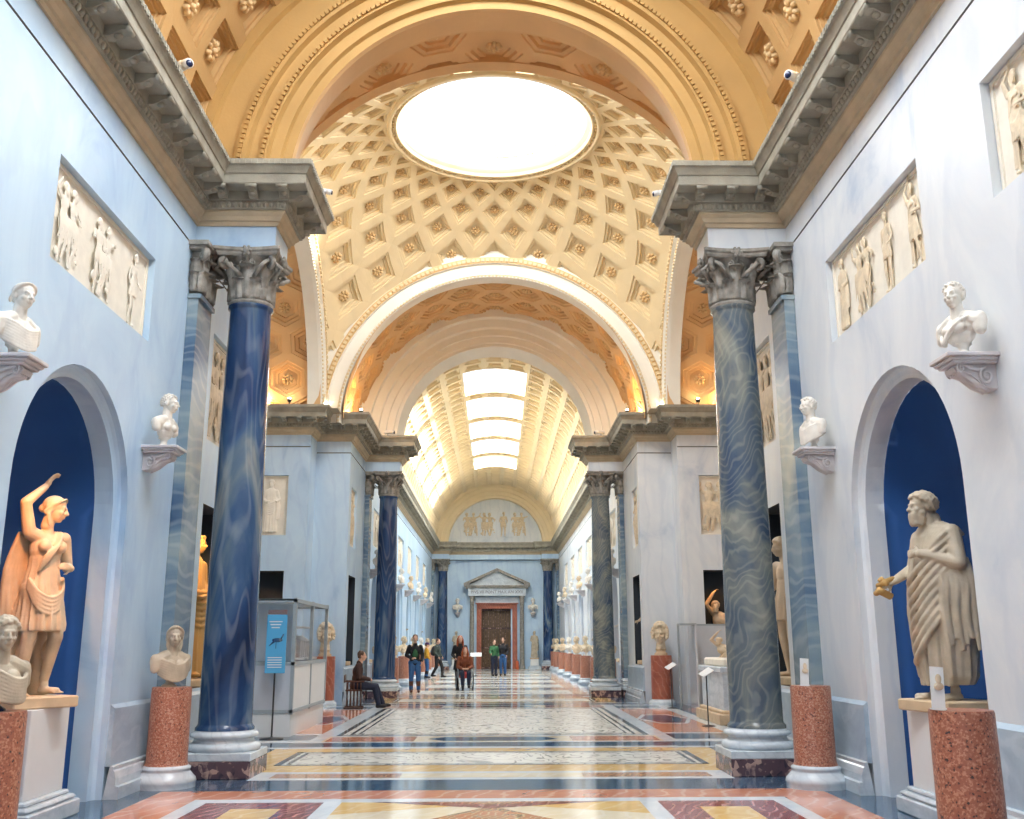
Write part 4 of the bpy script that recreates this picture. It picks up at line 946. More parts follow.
def bust(kind, loc, rz, label, group=None, sc=1., mat=None, soc='white'):
    t = thing('marble_bust', label, 'bust', loc, rz, group)
    b = obj('bust', BM[kind], t, (0, 0, .0)); s = obj('socle', SOC[soc], t)
    b.name = 'head_and_chest'
    if mat:
        for sl in b.material_slots: sl.link = 'OBJECT'; sl.material = M[mat]
    t.scale = (sc, sc, sc); return t
# ---- wall consoles ------------------------------------------------------
def console(loc, rz, label, group=None):
    """bracket shelf; back at y=0, projects along -Y; shelf top at z=0"""
    t = thing('wall_bracket', label, 'bracket', loc, rz, group)
    mb = MB(); mb.rbox((0, -.30, -.02), (.56, .62, .04), .008); mb.rbox((0, -.29, -.055), (.50, .57, .035), .012); mb.rbox((0, -.27, -.085), (.44, .53, .03), .01); mb.build('shelf', 'console', t)
    mb = MB()
    pts = [(-.0, -.10), (-.46, -.10), (-.50, -.13), (-.47, -.17), (-.38, -.17), (-.30, -.20), (-.20, -.28), (-.10, -.33), (0, -.34)]
    mb.prism([(y, z) for y, z in pts], -.13, .13, ax='X')
    for x in (-.155, .155):
        spiral(mb, (x, -.13, -.22), (0, 1, 0), .085, 1.7, .018); spiral(mb, (x, -.42, -.145), (0, 1, 0), .048, 1.6, .014)
        mb.tube([(x, -.42, -.10), (x, -.33, -.135), (x, -.24, -.16), (x, -.13, -.135)], [.018, .02, .02, .018], 7)
    for x in (-.07, 0, .07): mb.tube([(x, -.45, -.17), (x, -.34, -.19), (x, -.22, -.27), (x, -.08, -.34)], [.03, .04, .045, .03], 7)
    mb.build('scroll', 'console', t); t.scale = (.62, .68, .82); return t
# ---- granite pedestals --------------------------------------------------
def pedestal(loc, label, group=None, mat='gran', r=.225, h=1.08):
    t = thing('round_pedestal', label, 'pedestal', loc, 0, group)
    mb = MB(); mb.lathe([(.33, 0), (.33, .05), (.335, .06), (.325, .10), (.29, .135), (.265, .165), (.258, .18), (.268, .195), (.268, .215), (.25, .225), (.24, .235)], 40); mb.build('base', 'basem', t)
    mb = MB(); mb.lathe([(r + .015, .235), (r + .008, .25), (r, .28), (r - .004, h - .02), (r - .01, h)], 40); mb.build('drum', mat, t); return t
GP = 'red granite pedestals'
pedestal((-3.66, 11.72, 0), 'red granite pedestal carrying the cloaked bust beside the nearest left column')
pedestal((3.60, 11.45, 0), 'red granite pedestal with a label card, between nearest right column and wall')
pedestal((-3.62, 7.55, 0), 'speckled red granite pedestal cut by the left edge, under the boy bust', mat='granB')
pedestal((3.38, 7.28, 0), 'speckled red granite pedestal with label card in front of the robed statue', mat='granB')
bust('boy', (-3.60, 7.52, 1.08), 1.0, 'grey marble bust of a curly haired youth on a dark blue socle, at left edge', sc=.98, soc='footb')
bust('cloak', (-3.68, 11.72, 1.08), .9, 'greyish bust with wavy hair and cloak on granite pedestal by left column', sc=1.0, soc='statueG')
# brackets with busts on the near walls
for x, y, rz, kind, lb, mat in ((-3.62, 7.55, 1.25, 'lady', 'white bust of a woman with tied hair on the bracket nearest the left edge', None), (-3.62, 11.2, 1.35, 'nude', 'white bare shouldered bust on the bracket left of the near left pilaster', None),
                           (3.62, 7.48, -1.2, 'toga', 'large white bust of a short haired man in a toga, upper right wall', None), (3.62, 11.3, -1.3, 'plain', 'white bust with cropped hair on the bracket right of the near right pilaster', None)):
    sg = -1 if x < 0 else 1; z = 3.77
    console((sg * WX, y, z), pi / 2 if x < 0 else -pi / 2, 'grey scrolled bracket on the %s wall %s' % ('left' if x < 0 else 'right', 'high above the nearest granite pedestal' if y < 9 else 'between the arched niche and the pilaster'))
    bust(kind, (sg * 3.78, y, z), rz if True else 0, lb, sc=.92)
# far nave: busts on brackets and on pedestals
FY = [31.6, 35.55, 39.75, 44.2, 48.8, 53.5, 58.3, 61.2]
kinds = ['beard', 'cloak', 'toga', 'boy', 'nude', 'plain', 'lady', 'beard']
ordn = ['first', 'second', 'third', 'fourth', 'fifth', 'sixth', 'seventh', 'eighth']
for side, sx in (('left', -1), ('right', 1)):
    for i, y in enumerate(FY):
        if i < 7: console((sx * WX, y, 3.86), -sx * pi / 2, '%s bracket along the far %s wall, counted from the dome' % (ordn[i], side), 'brackets of the far nave'); bust(kinds[(i + 3) % 8], (sx * 3.74, y, 3.86), -sx * 1.3, '%s white bust up on the brackets of the far %s wall, from the dome' % (ordn[i], side), 'bracket busts of the far nave', sc=.92, mat=['white', 'gold', 'white', 'statue'][i % 4])
        pedestal((sx * 3.58, y, 0), '%s red pedestal along the far %s wall, counted from the dome' % (ordn[i], side), 'far red pedestals')
        bust(kinds[i], (sx * 3.58, y, 1.08), -sx * .9, '%s bust on the far %s row of red pedestals, from the dome' % (ordn[i], side), 'busts on far pedestals', sc=1.1, mat=['statue', 'statueG', 'gold', 'statue', 'white', 'statue', 'gold', 'statueG'][i])
# colossal curly heads on either side of the crossing
O = Org(); face_head(O, (0, -.02, .50), 0, 0, 2.25, 'wild'); O.cap((0, .02, .34), (0, .02, .12), .12, .15); GH = O.grow('colossal_head', 'gold', .010, 1)
for x, sd, rz in ((-4.42, 'left', .35), (4.38, 'right', -.3)):
    t = thing('round_pedestal', 'tall red pedestal under the colossal curly head, %s of the crossing' % sd, 'pedestal', (x, 26.45, 0))
    mb = MB(); mb.lathe([(.35, 0), (.35, .05), (.34, .09), (.30, .11), (.29, .14)], 36); mb.build('base', 'basem', t)
    mb = MB(); mb.lathe([(.285, .14), (.28, .18), (.275, 1.20), (.27, 1.24)], 36); mb.build('drum', 'redm', t)
    t = thing('colossal_head', 'colossal marble head with wild curly hair on a pedestal, %s side of crossing' % sd, 'sculpture', (x, 26.45, 1.24), rz)
    obj('head', GH, t, (0, 0, .04)).scale = (.90, 1, 1.0); mb = MB(); mb.lathe([(.17, 0), (.17, .05), (.12, .09), (.12, .13), (.15, .16)], 28); mb.build('socle', 'plinth', t)
# ---------------------------------------------------------------- full statues (faces -Y, about 1.85 tall)
def fig_philosopher():
    O = Org(); face_head(O, (0, -.08, 1.70), -.15, 0, 1.08, 'curl', 1.2)
    O.cap((0, .01, 1.60), (0, .02, 1.48), .062, .075)
    torso(O, (0, .01, 1.0), (0, .02, 1.32), (0, .01, 1.50), (.19, .03, 1.46), (-.19, .02, 1.45), 1.12)
    limb(O, [(.20, .02, 1.45), (.28, .0, 1.17), (.10, -.20, 1.26)], [.075, .062, .045]); hand(O, (.09, -.205, 1.265), (-1, -.25, .05), (0, -1, .2), 1.15, .7, 1)
    limb(O, [(-.20, .02, 1.44), (-.27, -.02, 1.16), (-.235, -.24, 1.04)], [.072, .055, .036]); hand(O, (-.235, -.25, 1.03), (0, -1, -.25), (-1, 0, .1), 1.1, 1.0, 1)
    O.skirt([(.0, .02, .13, .20, .17, .6), (.0, .02, .2, .23, .20, 1), (0, .02, .45, .25, .22, 1), (0, .01, .75, .25, .23, .9), (0, .01, 1.0, .25, .22, .6), (0, .02, 1.22, .24, .19, .45), (0, .02, 1.42, .23, .16, .3), (0, .02, 1.53, .15, .10, .1)], 11, .12, seed=4)
    for k in range(8):      # diagonal sweeps of the mantle
        o = k * .095
        O.chain([(-.25, .0, 1.02 - o * 1.05), (-.16, -.15, 1.0 - o * 1.05), (-.02, -.225, 1.06 - o), (.14, -.18, 1.22 - o * .9), (.24, -.04, 1.40 - o * .8)], [.02, .022, .026, .024, .02], 8)
    for k in range(6):      # folds over the shoulder
        x = .07 + k * .028; O.chain([(x, .12, 1.42), (x + .01, .04, 1.545 - k * .012), (x + .01, -.09, 1.46 - k * .01), (x + .02 - k * .02, -.15, 1.28), (x - .02 - k * .03, -.18, 1.12)], [.018, .022, .022, .02, .012], 8)
    for k in range(7):      # cloth hanging from the left forearm
        x = .16 + .018 * k; y = -.12 + .032 * k; O.chain([(x, y, 1.22), (x + .04, y + .01, 1.0), (x + .03, y + .015 * (-1) ** k, .75), (x + .05, y, .42 + .05 * (k % 3))], [.022, .03, .03, .014], 8)
    for k in range(7): a = -.9 + k * .3; O.chain([(.20 * sin(a), -.17 * cos(a), .12), (.22 * sin(a), -.19 * cos(a), .45), (.2 * sin(a) + .03, -.185 * cos(a), .85)], [.022, .02, .01], 8)
    for x in (-.10, .08): foot(O, (x, -.05 + .05 * (x > 0), .09), (x * 1.5, -1, 0), 1.1)
    return O
def fig_amazon():
    O = Org(); face_head(O, (.03, -.04, 1.655), .75, .06, 1.04, 'wave', 0, .12)
    torso(O, (.01, .0, .98), (0, .0, 1.28), (0, .0, 1.47), (.17, .0, 1.40), (-.175, .0, 1.43), .93)
    for x in (-.075, .08): O.ell((x, -.10, 1.31), (.058, .055, .058))
    limb(O, [(-.18, .0, 1.43), (-.26, -.03, 1.69), (-.07, .0, 1.86)], [.062, .050, .032]); hand(O, (-.06, .0, 1.87), (.5, -.2, 1), (-.5, .6, .3), 1.05, .5, 1)
    limb(O, [(.18, .0, 1.39), (.27, .05, 1.14), (.17, -.15, 1.12)], [.058, .048, .032]); hand(O, (.16, -.16, 1.12), (-.8, -.5, .1), (.4, -1, 0), 1.05, .8, -1)
    limb(O, [(-.09, .0, .92), (-.10, -.04, .50), (-.11, .02, .10)], [.105, .066, .040]); O.ell((-.105, .02, .36), (.055, .06, .11)); foot(O, (-.11, .02, .09), (-.2, -1, 0))
    limb(O, [(.09, .0, .92), (.12, -.10, .52), (.17, .08, .13)], [.105, .066, .040]); O.ell((.14, .02, .38), (.055, .06, .11)); foot(O, (.17, .07, .10), (.4, -1, 0))
    O.skirt([(.02, .0, .56, .22, .185, 1.3), (.02, .0, .62, .225, .185, 1.3), (.01, .0, .80, .20, .165, 1), (.0, .0, 1.00, .165, .13, .7), (0, .0, 1.12, .14, .11, .4), (0, .0, 1.20, .14, .11, .3), (0, .0, 1.26, .12, .10, .1)], 15, .12, seed=2)
    for k in range(5): O.chain([(-.17, -.05, 1.02 - k * .02), (-.12, -.15, .90 - k * .035), (0, -.175, .85 - k * .035), (.11, -.15, .92 - k * .03), (.16, -.06, 1.04 - k * .02)], .016, 7)
    for k in range(4): O.chain([(.14 - k * .03, .02, 1.46), (.07 - k * .02, -.12, 1.38 - k * .02), (-.03 - k * .02, -.145, 1.22), (-.12, -.10, 1.08)], .013, 7)
    for k in range(7): O.chain([(-.20 + k * .02, .10, 1.44), (-.27 + k * .03, .14, 1.1), (-.25 + k * .035, .15 + .015 * (-1) ** k, .7), (-.28 + k * .045, .14, .16)], [.02, .03, .034, .03], 8)
    O.chain([(.16, .18, .02), (.15, .17, .35), (.12, .14, .66)], [.085, .075, .06], 10)
    return O
def fig_draped(seed=1, arm=0):
    O = Org(); face_head(O, (0, -.04, 1.66), .2 - .5 * arm, 0, 1.04, 'wave' if not arm else 'curl', 0)
    torso(O, (0, .0, .98), (0, .0, 1.28), (0, .0, 1.47), (.17, .0, 1.40), (-.175, .0, 1.41), .96)
    limb(O, [(-.18, .0, 1.41), (-.25, .02, 1.14), (-.12, -.18, 1.04)], [.062, .052, .036]); hand(O, (-.11, -.19, 1.04), (.6, -.8, .2), (0, -1, .6), 1.05, .7, -1)
    limb(O, [(.18, .0, 1.40), (.26, .02, 1.13), (.20, -.2, 1.05)], [.060, .052, .036]); hand(O, (.20, -.21, 1.05), (0, -1, .2), (1, 0, .2), 1.05, .6, -1)
    O.skirt([(0, .0, .04, .23, .19, .8), (0, .0, .1, .225, .19, 1.1), (0, .0, .45, .20, .17, 1.1), (0, .0, .80, .195, .165, .9), (0, .0, 1.0, .185, .145, .6), (0, .0, 1.2, .165, .12, .4), (0, .0, 1.42, .17, .10, .3), (0, .0, 1.50, .09, .07, .1)], 13, .12, seed=seed)
    for k in range(6): o = k * .07; O.chain([(-.19, -.03, 1.06 - o), (-.05, -.165, .98 - o), (.10, -.15, 1.04 - o), (.20, -.02, 1.2 - o * .8)], [.016, .021, .021, .016], 7)
    for k in range(5): x = .18 + .02 * k; O.chain([(x, -.1 + k * .04, 1.1), (x + .03, -.1 + k * .04, .8), (x + .02, -.1 + k * .04, .45)], [.02, .026, .012], 7)
    for x in (-.09, .08): O.ell((x, -.18, .045), (.045, .08, .035))
    return O
def fig_youth():
    O = Org(); face_head(O, (-.03, -.05, 1.64), -.3, .1, 1.04, 'curl', 0, .1)
    torso(O, (.01, .0, .98), (0, .0, 1.28), (-.01, .0, 1.46), (.17, .0, 1.40), (-.175, .0, 1.41), .95)
    limb(O, [(-.18, .0, 1.41), (-.26, .0, 1.14), (-.25, -.2, 1.0)], [.06, .050, .034]); hand(O, (-.25, -.21, .99), (0, -1, -.2), (-1, 0, .2), 1., .7, 1)
    limb(O, [(.18, .0, 1.40), (.25, .05, 1.13), (.17, -.05, .94)], [.058, .050, .034]); hand(O, (.17, -.06, .94), (-.3, -.2, -1), (.6, -.6, 0), 1., .6, -1)
    limb(O, [(-.09, .0, .92), (-.10, -.02, .50), (-.11, .05, .10)], [.105, .066, .040]); O.ell((-.105, .05, .36), (.055, .06, .11)); foot(O, (-.11, .05, .09), (-.2, -1, 0))
    limb(O, [(.09, .0, .92), (.11, -.06, .50), (.13, .06, .10)], [.105, .066, .040]); O.ell((.12, .05, .36), (.055, .06, .11)); foot(O, (.13, .06, .09), (.3, -1, 0))
    O.skirt([(0, .0, .70, .20, .17, 1.2), (0, .0, .76, .205, .17, 1.2), (.0, .0, .95, .18, .15, .8), (0, .0, 1.08, .15, .12, .3), (0, .0, 1.2, .14, .11, .1)], 13, .11, seed=8)
    O.chain([(.1, .2, .02), (.1, .18, .5), (.06, .12, .8)], [.09, .08, .06], 10)
    return O
FIG = {'philosopher': fig_philosopher().grow('philosopher', 'statueG', .0085, 2), 'amazon': fig_amazon().grow('amazon', 'statue', .0085, 2),
       'draped': fig_draped().grow('draped', 'statue', .013, 2), 'youth': fig_youth().grow('youth', 'statue', .013, 2)}
FIGC = {k: fig_draped(5, 1).grow('c', 'white', .02, 1) if k == 'draped' else None for k in ('draped',)}
def statue(kind, loc, rz, label, sc=1.05, mat=None, group=None, cat='statue'):
    t = thing('marble_statue', label, cat, loc, rz, group); b = obj('figure', FIG[kind] if isinstance(kind, str) else kind, t, (0, 0, .10)); t.scale = (sc, sc, sc)
    if mat:
        for sl in b.material_slots: sl.link = 'OBJECT'; sl.material = M[mat]
    mb = MB(); mb.rbox((0, 0, .05), (.62, .52, .10), .012); mb.build('base_slab', 'plinth', t)
    if kind == 'philosopher':
        mb = MB(); mb.tube([(-.235, -.28, .90 + .10), (-.235, -.40, 1.06)], .032, 12); mb.tube([(-.24, -.24, 1.16), (-.235, -.33, 1.13), (-.235, -.37, 1.16)], .028, 12)
        mb.tube([(-.30, -.34, 1.10), (-.17, -.36, 1.12)], .030, 12); mb.tube([(-.29, -.38, 1.03), (-.18, -.40, 1.05)], .024, 12); o = mb.build('scroll', 'ochre', t); o['label'] = 'ochre scroll in the hand'
    if kind == 'amazon':
        mb = MB(); mb.tube([(.16, .18, .1), (.15, .17, .45), (.10, .13, .75)], [.09, .08, .05], 10); mb.build('tree_support', 'statue', t)
    return t
def stone_block(loc, rz, label, w=1.0, d=.8, h=1.0, mat='basem', group=None):
    t = thing('statue_plinth', label, 'plinth', loc, rz, group)
    mb = MB(); mb.rbox((0, 0, .07), (w + .26, d + .26, .14), .012); mb.rbox((0, 0, .165), (w + .2, d + .2, .05), .02); mb.rbox((0, 0, .21), (w + .10, d + .10, .04), .012); mb.build('foot_moulding', 'basem', t)
    mb = MB(); mb.rbox((0, 0, (h + .23) / 2), (w, d, h - .23), .006); mb.build('block', mat, t)
    return t
def tagplate(parent, loc, rz):
    mb = MB(); mb.box((0, 0, 0), (.14, .012, .07)); o = mb.build('label_plate', 'letter', parent, loc, rz); return o
pL = stone_block((-4.46, 9.46, 0), 0, 'white marble plinth under the statue with raised arm', .86, .80, .99, 'white_p'); tagplate(pL, (.30, -.41, .92), 0)
pR = stone_block((4.42, 9.36, 0), 0, 'white marble plinth under the bearded statue', .86, .80, .93, 'white_p'); tagplate(pR, (-.36, -.41, .86), 0)
statue('amazon', (-4.24, 9.46, .99), 1.0, 'golden lit statue of a woman with arm raised over her head, left niche', 1.04)
statue('philosopher', (4.24, 9.36, .93), -1.35, 'bearded statue in a long mantle holding a scroll, right niche', 1.05).scale = (1.17, 1.17, 1.05)
for c in NA[:2]:
    for sx, sd in ((-1, 'left'), (1, 'right')): pass
statue('draped', (-4.26, 14.2, .98), 1.25, 'orange lit draped statue standing in the niche behind the nearest left column', 1.12, 'ochre')  # ochre material puts the orange lamplight into the statue's own colour
statue('youth', (4.22, 14.2, .98), -1.15, 'marble youth in a short tunic standing behind the nearest right column', 1.10)
for side, sx in (('left', -1), ('right', 1)):
    statue('youth', (sx * 4.35, 27.95, .98), -sx * 1.3, 'statue in the narrow niche before the far %s column' % side, 1.08)
    for i, c in enumerate(NC):
        stone_block((sx * 4.45, c, 0), 0, 'plinth in the %s niche of the far %s wall, from the dome' % (ordn[i], side), .9, .8, .95, 'white_p', 'plinths in the far niches')
        statue('draped' if i % 2 else 'youth', (sx * 4.42, c, .95), -sx * 1.4, '%s niche statue along the far %s wall, from the dome' % (ordn[i], side), 1.08, 'statueG' if i % 2 else 'white', 'far niche statues')
statue('draped', (2.42, 62.35, .62), 0, 'small draped statue on a white block right of the far door', .9, 'statueG')
stone_block((2.42, 62.35, 0), 0, 'white block under the small statue right of the far door', .5, .4, .62, 'white_p')
statue('draped', (-2.42, 62.35, .62), 0, 'small draped statue on a white block left of the far door', .9, 'statueG')
stone_block((-2.42, 62.35, 0), 0, 'white block under the small statue left of the far door', .5, .4, .62, 'white_p')
for sx, sd in ((-1, 'left'), (1, 'right')):
    console((sx * 2.37, 63.1, 3.45), 0, 'bracket on the end wall %s of the door' % sd); bust('beard', (sx * 2.37, 62.8, 3.45), 0, 'pale bust on the end wall bracket %s of the door' % sd, sc=1.25, mat='white')
# reclining figure in the square niche of the right arm, urn-like crest and head on the left
O = Org(); face_head(O, (-.30, -.05, .62), -.2, 0, 1, 'curl', 1); O.ell((-.22, 0, .32), (.16, .14, .2)); O.cap((-.2, 0, .3), (.15, -.02, .16), .15, .13)
limb(O, [(-.34, 0, .45), (-.52, -.05, .66), (-.34, -.04, .92)], [.065, .05, .035]); hand(O, (-.33, -.04, .93), (.6, 0, .7), (-.6, 0, .6), 1, .6)
limb(O, [(-.12, -.05, .42), (.05, -.18, .3), (.2, -.2, .34)], [.06, .05, .035]); hand(O, (.21, -.2, .34), (1, -.1, .1), (0, -.3, 1), 1, .4)
limb(O, [(.15, -.06, .18), (.5, -.12, .36), (.78, -.1, .10)], [.12, .08, .05]); limb(O, [(.15, .06, .16), (.55, .05, .16), (.9, .04, .09)], [.12, .08, .05])
O.skirt([(.2, 0, .02, .5, .22, 1), (.2, 0, .15, .42, .2, 1), (.15, 0, .24, .28, .16, .6)], 12, .12)
RECL = O.grow('reclining', 'statue', .014, 2)
for sx, sd in ((1, 'right'), (-1, 'left')):
    t = thing('marble_statue', 'orange lit reclining figure in the square niche of the %s arm' % sd, 'statue', (sx * 6.2, 26.4, 1.72), 0); obj('figure', RECL, t, (0, 0, .06)).scale = (1.15, 1.15, 1.15)
    mb = MB(); mb.rbox((.15, 0, .035), (1.6, .55, .07), .01); mb.build('base_slab', 'plinth', t)
# ---------------------------------------------------------------- reliefs
flatm = Matrix.Diagonal((1, .34, 1, 1))
def rel(Of, flip=1):
    me = Of.grow('relief_figure', 'gold', .017, 1); me.transform(Matrix.Diagonal((flip, .34, 1, 1))); return me
def relief_pair(seed):
    O = Org(); rnd = random.Random(seed)
    for k, x in enumerate((-.24, .20)):
        lean = rnd.uniform(-.1, .1); face_head(O, (x + lean, -.04, 1.58), rnd.uniform(-1, 1), 0, 1.1, 'curl')
        torso(O, (x, 0, .95), (x + lean * .5, 0, 1.25), (x + lean, 0, 1.42), (x + .17 + lean, 0, 1.36), (x - .17 + lean, 0, 1.36), .95)
        for s_ in (-1, 1):
            e = (x + s_ * rnd.uniform(.22, .34), -.03, rnd.uniform(1.1, 1.5)); limb(O, [(x + s_ * .18 + lean, 0, 1.36), e, (e[0] + rnd.uniform(-.15, .15), -.12, e[2] + rnd.uniform(-.2, .25))], [.06, .05, .035])
            kx = x + s_ * rnd.uniform(.06, .2); limb(O, [(x + s_ * .09, 0, .9), (kx, -.1, .5), (kx + rnd.uniform(-.1, .1), 0, .08)], [.1, .07, .045])
        for q in range(9): a = x - .2 + q * .05; O.chain([(a, -.10, 1.05), (a + lean, -.16, .8), (a + rnd.uniform(-.1, .1), -.12, .35 + rnd.uniform(0, .2))], [.016, .028, .012], 6)
    for q in range(10): O.ell((rnd.uniform(-.5, .5), -.02, rnd.uniform(.05, .5)), (rnd.uniform(.03, .09), .08, rnd.uniform(.03, .1)))
    return O
RELM = [rel(fig_draped(3, 1)), rel(relief_pair(1)), rel(relief_pair(5)), rel(fig_amazon()), rel(fig_youth(), -1)]
REN = ['draped figure', 'two figures', 'two figures', 'woman', 'youth']
def relief_panel(c, rz, w, h, picks, label, group=None, mat='relief', fmat='gold', xs=None):
    """panel centred at c=(x,y,zbottom), faces local -Y"""
    t = thing('relief_panel', label, 'relief', c, rz, group)
    mb = MB(); mb.rbox((0, .02, h / 2), (w - .02, .05, h - .02), .006)
    for (a, b, d, e_) in ((-w / 2 + .01, w / 2 - .01, 0.01, .05), (-w / 2 + .01, w / 2 - .01, h - .05, h - .01), (-w / 2 + .01, -w / 2 + .05, .05, h - .05), (w / 2 - .05, w / 2 - .01, .05, h - .05)): mb.box(((a + b) / 2, -.012, (d + e_) / 2), (b - a, .02, e_ - d))
    mb.build('slab', mat, t)
    n = len(picks)
    for i, k in enumerate(picks):
        s_ = (h - .14) / 1.84; x = xs[i] if xs else -w / 2 + w * (i + .5) / n
        o = obj('carved_figure', RELM[k], t, (x, -.03, .06)); o.scale = (s_ * 1.05, s_ * .9, s_)
        for sl in o.material_slots: sl.link = 'OBJECT'; sl.material = M[fmat]
    return t
for sx, sd, rz in ((-1, 'left', pi / 2), (1, 'right', -pi / 2)):
    for (a, b), pk, wh in zip(RELA, ((0, 1, 3), (3, 2, 0, 1), (2, 1, 4) if sx < 0 else (0, 2, 4, 3)), ('behind the viewer', 'cut by the upper frame edge', 'high above the arched niche')):
        relief_panel((sx * (WX + .095), (a + b) / 2, 4.98), rz, b - a, 1.02, pk, 'long cream relief of figures sunk in the %s wall, %s' % (sd, wh), fmat='relief' if sx < 0 else 'gold')
    relief_panel((sx * (WX + .09), 14.12, 4.35), rz, 1.24, 1.55, (1, 2), 'tall warm relief panel behind the nearest %s column' % sd)
    relief_panel((sx * (WX + .09), 27.85, 4.2), rz, 1.1, 1.65, (1,), 'narrow relief panel before the far %s column' % sd)
    relief_panel((sx * 6.4, 26.0 - .01 + .09, 4.35), 0, 1.8, 1.6, (2, 0), 'cream relief panel on the %s arm wall above the square niche' % sd, fmat='relief' if sx < 0 else 'gold')
    for i, c in enumerate(NC): relief_panel((sx * (WX + .09), c, 4.7), rz, 2.5, 1.25, (1, 0, 2), '%s relief along the far %s wall, from the dome' % (ordn[i], sd), 'far nave reliefs', fmat='relief')
relief_panel((0, 62.76, 8.15), 0, 4.1, 1.75, (1, 2, 4, 1), 'relief of figures in the half round field above the far door', mat='wallR', fmat='gold')
# ---------------------------------------------------------------- far door
t = thing('door_case', 'columned marble door surround with pediment at the far end', 'door surround', (0.1, 63.1, 0))
mb = MB()
for s_ in (-1, 1): mb.box((s_ * 1.12, -.06, 1.85), (.30, .16, 3.7))
mb.box((0, -.06, 3.84), (2.54, .16, .30)); mb.box((0, -.16, 4.02), (2.7, .30, .06)); mb.build('red_frame', 'redm', t)
mb = MB(); mb.box((0, -.12, 4.22), (2.7, .2, .34)); mb.build('frieze_panel', 'basem', t)
for s_ in (-1, 1):
    mb = MB(); mb.lathe([(.20, 0), (.20, .18), (.17, .2), (.18, .25), (.15, .3), (.145, .34), (.125, 4.05), (.14, 4.07), (.125, 4.1), (.15, 4.3), (.2, 4.42), (.2, 4.46)], 20, (s_ * 1.56, -.42, 0)); mb.build('side_column', 'capst', t)
mb = MB(); mb.box((0, -.33, 4.70), (3.62, .62, .46)); mb.build('inscription_block', 'basem', t)
mb = MB(); mb.box((0, -.38, 4.98), (3.9, .74, .10)); mb.box((0, -.42, 5.07), (4.1, .80, .08))
for s_ in (-1, 1): mb.prism([(s_ * 2.08, 5.11), (s_ * 2.08, 5.25), (0, 6.17), (0, 6.0), (s_ * 1.7, 5.25), (s_ * 1.7, 5.11)][::s_], -.84, 0, ax='Y')
mb.build('pediment', 'capst', t)
mb = MB(); mb.prism([(-1.8, 5.11), (1.8, 5.11), (0, 6.05)], -.55, 0, ax='Y'); mb.build('tympanum', 'basem', t)
def text(name, body, size, parent, loc, rot, mat, ext=.004, align='CENTER'):
    cu = bpy.data.curves.new(name, 'FONT'); cu.body = body; cu.size = size; cu.extrude = ext; cu.align_x = align; cu.align_y = 'CENTER'
    o = bpy.data.objects.new('tmp', cu); COL.objects.link(o); dg = bpy.context.evaluated_depsgraph_get()
    me = bpy.data.meshes.new_from_object(o.evaluated_get(dg), depsgraph=dg); bpy.data.objects.remove(o)
    me.materials.clear(); me.materials.append(M[mat]); q = obj(name, me, parent, loc); q.rotation_euler = rot; return q
text('inscription', 'PIVS VII PONT MAX AN XXII', .26, t, (0, -.645, 4.70), (pi / 2, 0, 0), 'letter')
d = MB(); d.box((0.1, 63.5, 1.85), (1.94, .06, 3.7))
for k in range(12): d.tube([(-.75 + .155 * k, 63.42, .05), (-.75 + .155 * k, 63.42, 3.65)], .012, 6, 1)
for z in (.08, 1.3, 2.5, 3.62): d.box((.1, 63.42, z), (1.9, .03, .05), 1)
for s_ in (-1, 1):
    for z in (.7, 1.9, 3.0): d.rbox((.1 + s_ * .48, 63.46, z), (.75, .03, .9), .01, 0)
o = struct(d.build('door_1', ['doorw', 'brec']), 'dark bronze door with upright bars')
t = thing('fire_extinguisher', 'small orange red extinguisher on the floor right of the far door', 'extinguisher', (1.35, 62.3, 0))
mb = MB(); mb.lathe([(.09, 0), (.10, .02), (.10, .42), (.07, .50), (.03, .52)], 18); mb.build('tank', 'red', t); mb = MB(); mb.tube([(0, 0, .5), (0, 0, .58), (.06, 0, .58), (.11, 0, .3)], .014, 6); mb.build('hose', 'black', t)
# ---------------------------------------------------------------- cameras and spots on the cornices
def camera_thing(loc, rz, label, sc=1):
    t = thing('security_camera', label, 'camera', loc, rz); t.scale = (sc,) * 3
    mb = MB(); mb.lathe([(.05, 0), (.05, .02), (.02, .03), (.02, .12)], 12); mb.build('mount', 'grey_f', t)
    mb = MB(); mb.rbox((0, .0, .16), (.13, .26, .11), .02); mb.tube([(0, -.12, .16), (0, -.24, .13)], [.065, .07], 14); mb.build('housing', 'white_p', t)
    mb = MB(); mb.ell((0, -.24, .13), (.055, .03, .055)); mb.build('lens', 'footb', t)
camera_thing((-3.54, 9.95, 7.78), .9, 'white surveillance camera perched on the left cornice', .8); camera_thing((3.54, 10.1, 7.78), -.9, 'white surveillance camera perched on the right cornice', .8)
camera_thing((-2.46, 13.0, 7.78), 1.6, 'small camera at the inner corner of the nearest left cornice', .6); camera_thing((2.46, 13.0, 7.78), -1.6, 'small camera at the inner corner of the nearest right cornice', .6)
camera_thing((-3.3, 29.7, 7.78), 1.2, 'small white camera on the left cornice beyond the dome', .9); camera_thing((3.3, 29.7, 7.78), -1.2, 'small white camera on the right cornice beyond the dome', .9)
M['bulb'] = emis('lit lamp bulb', (1, .82, .5), 60)
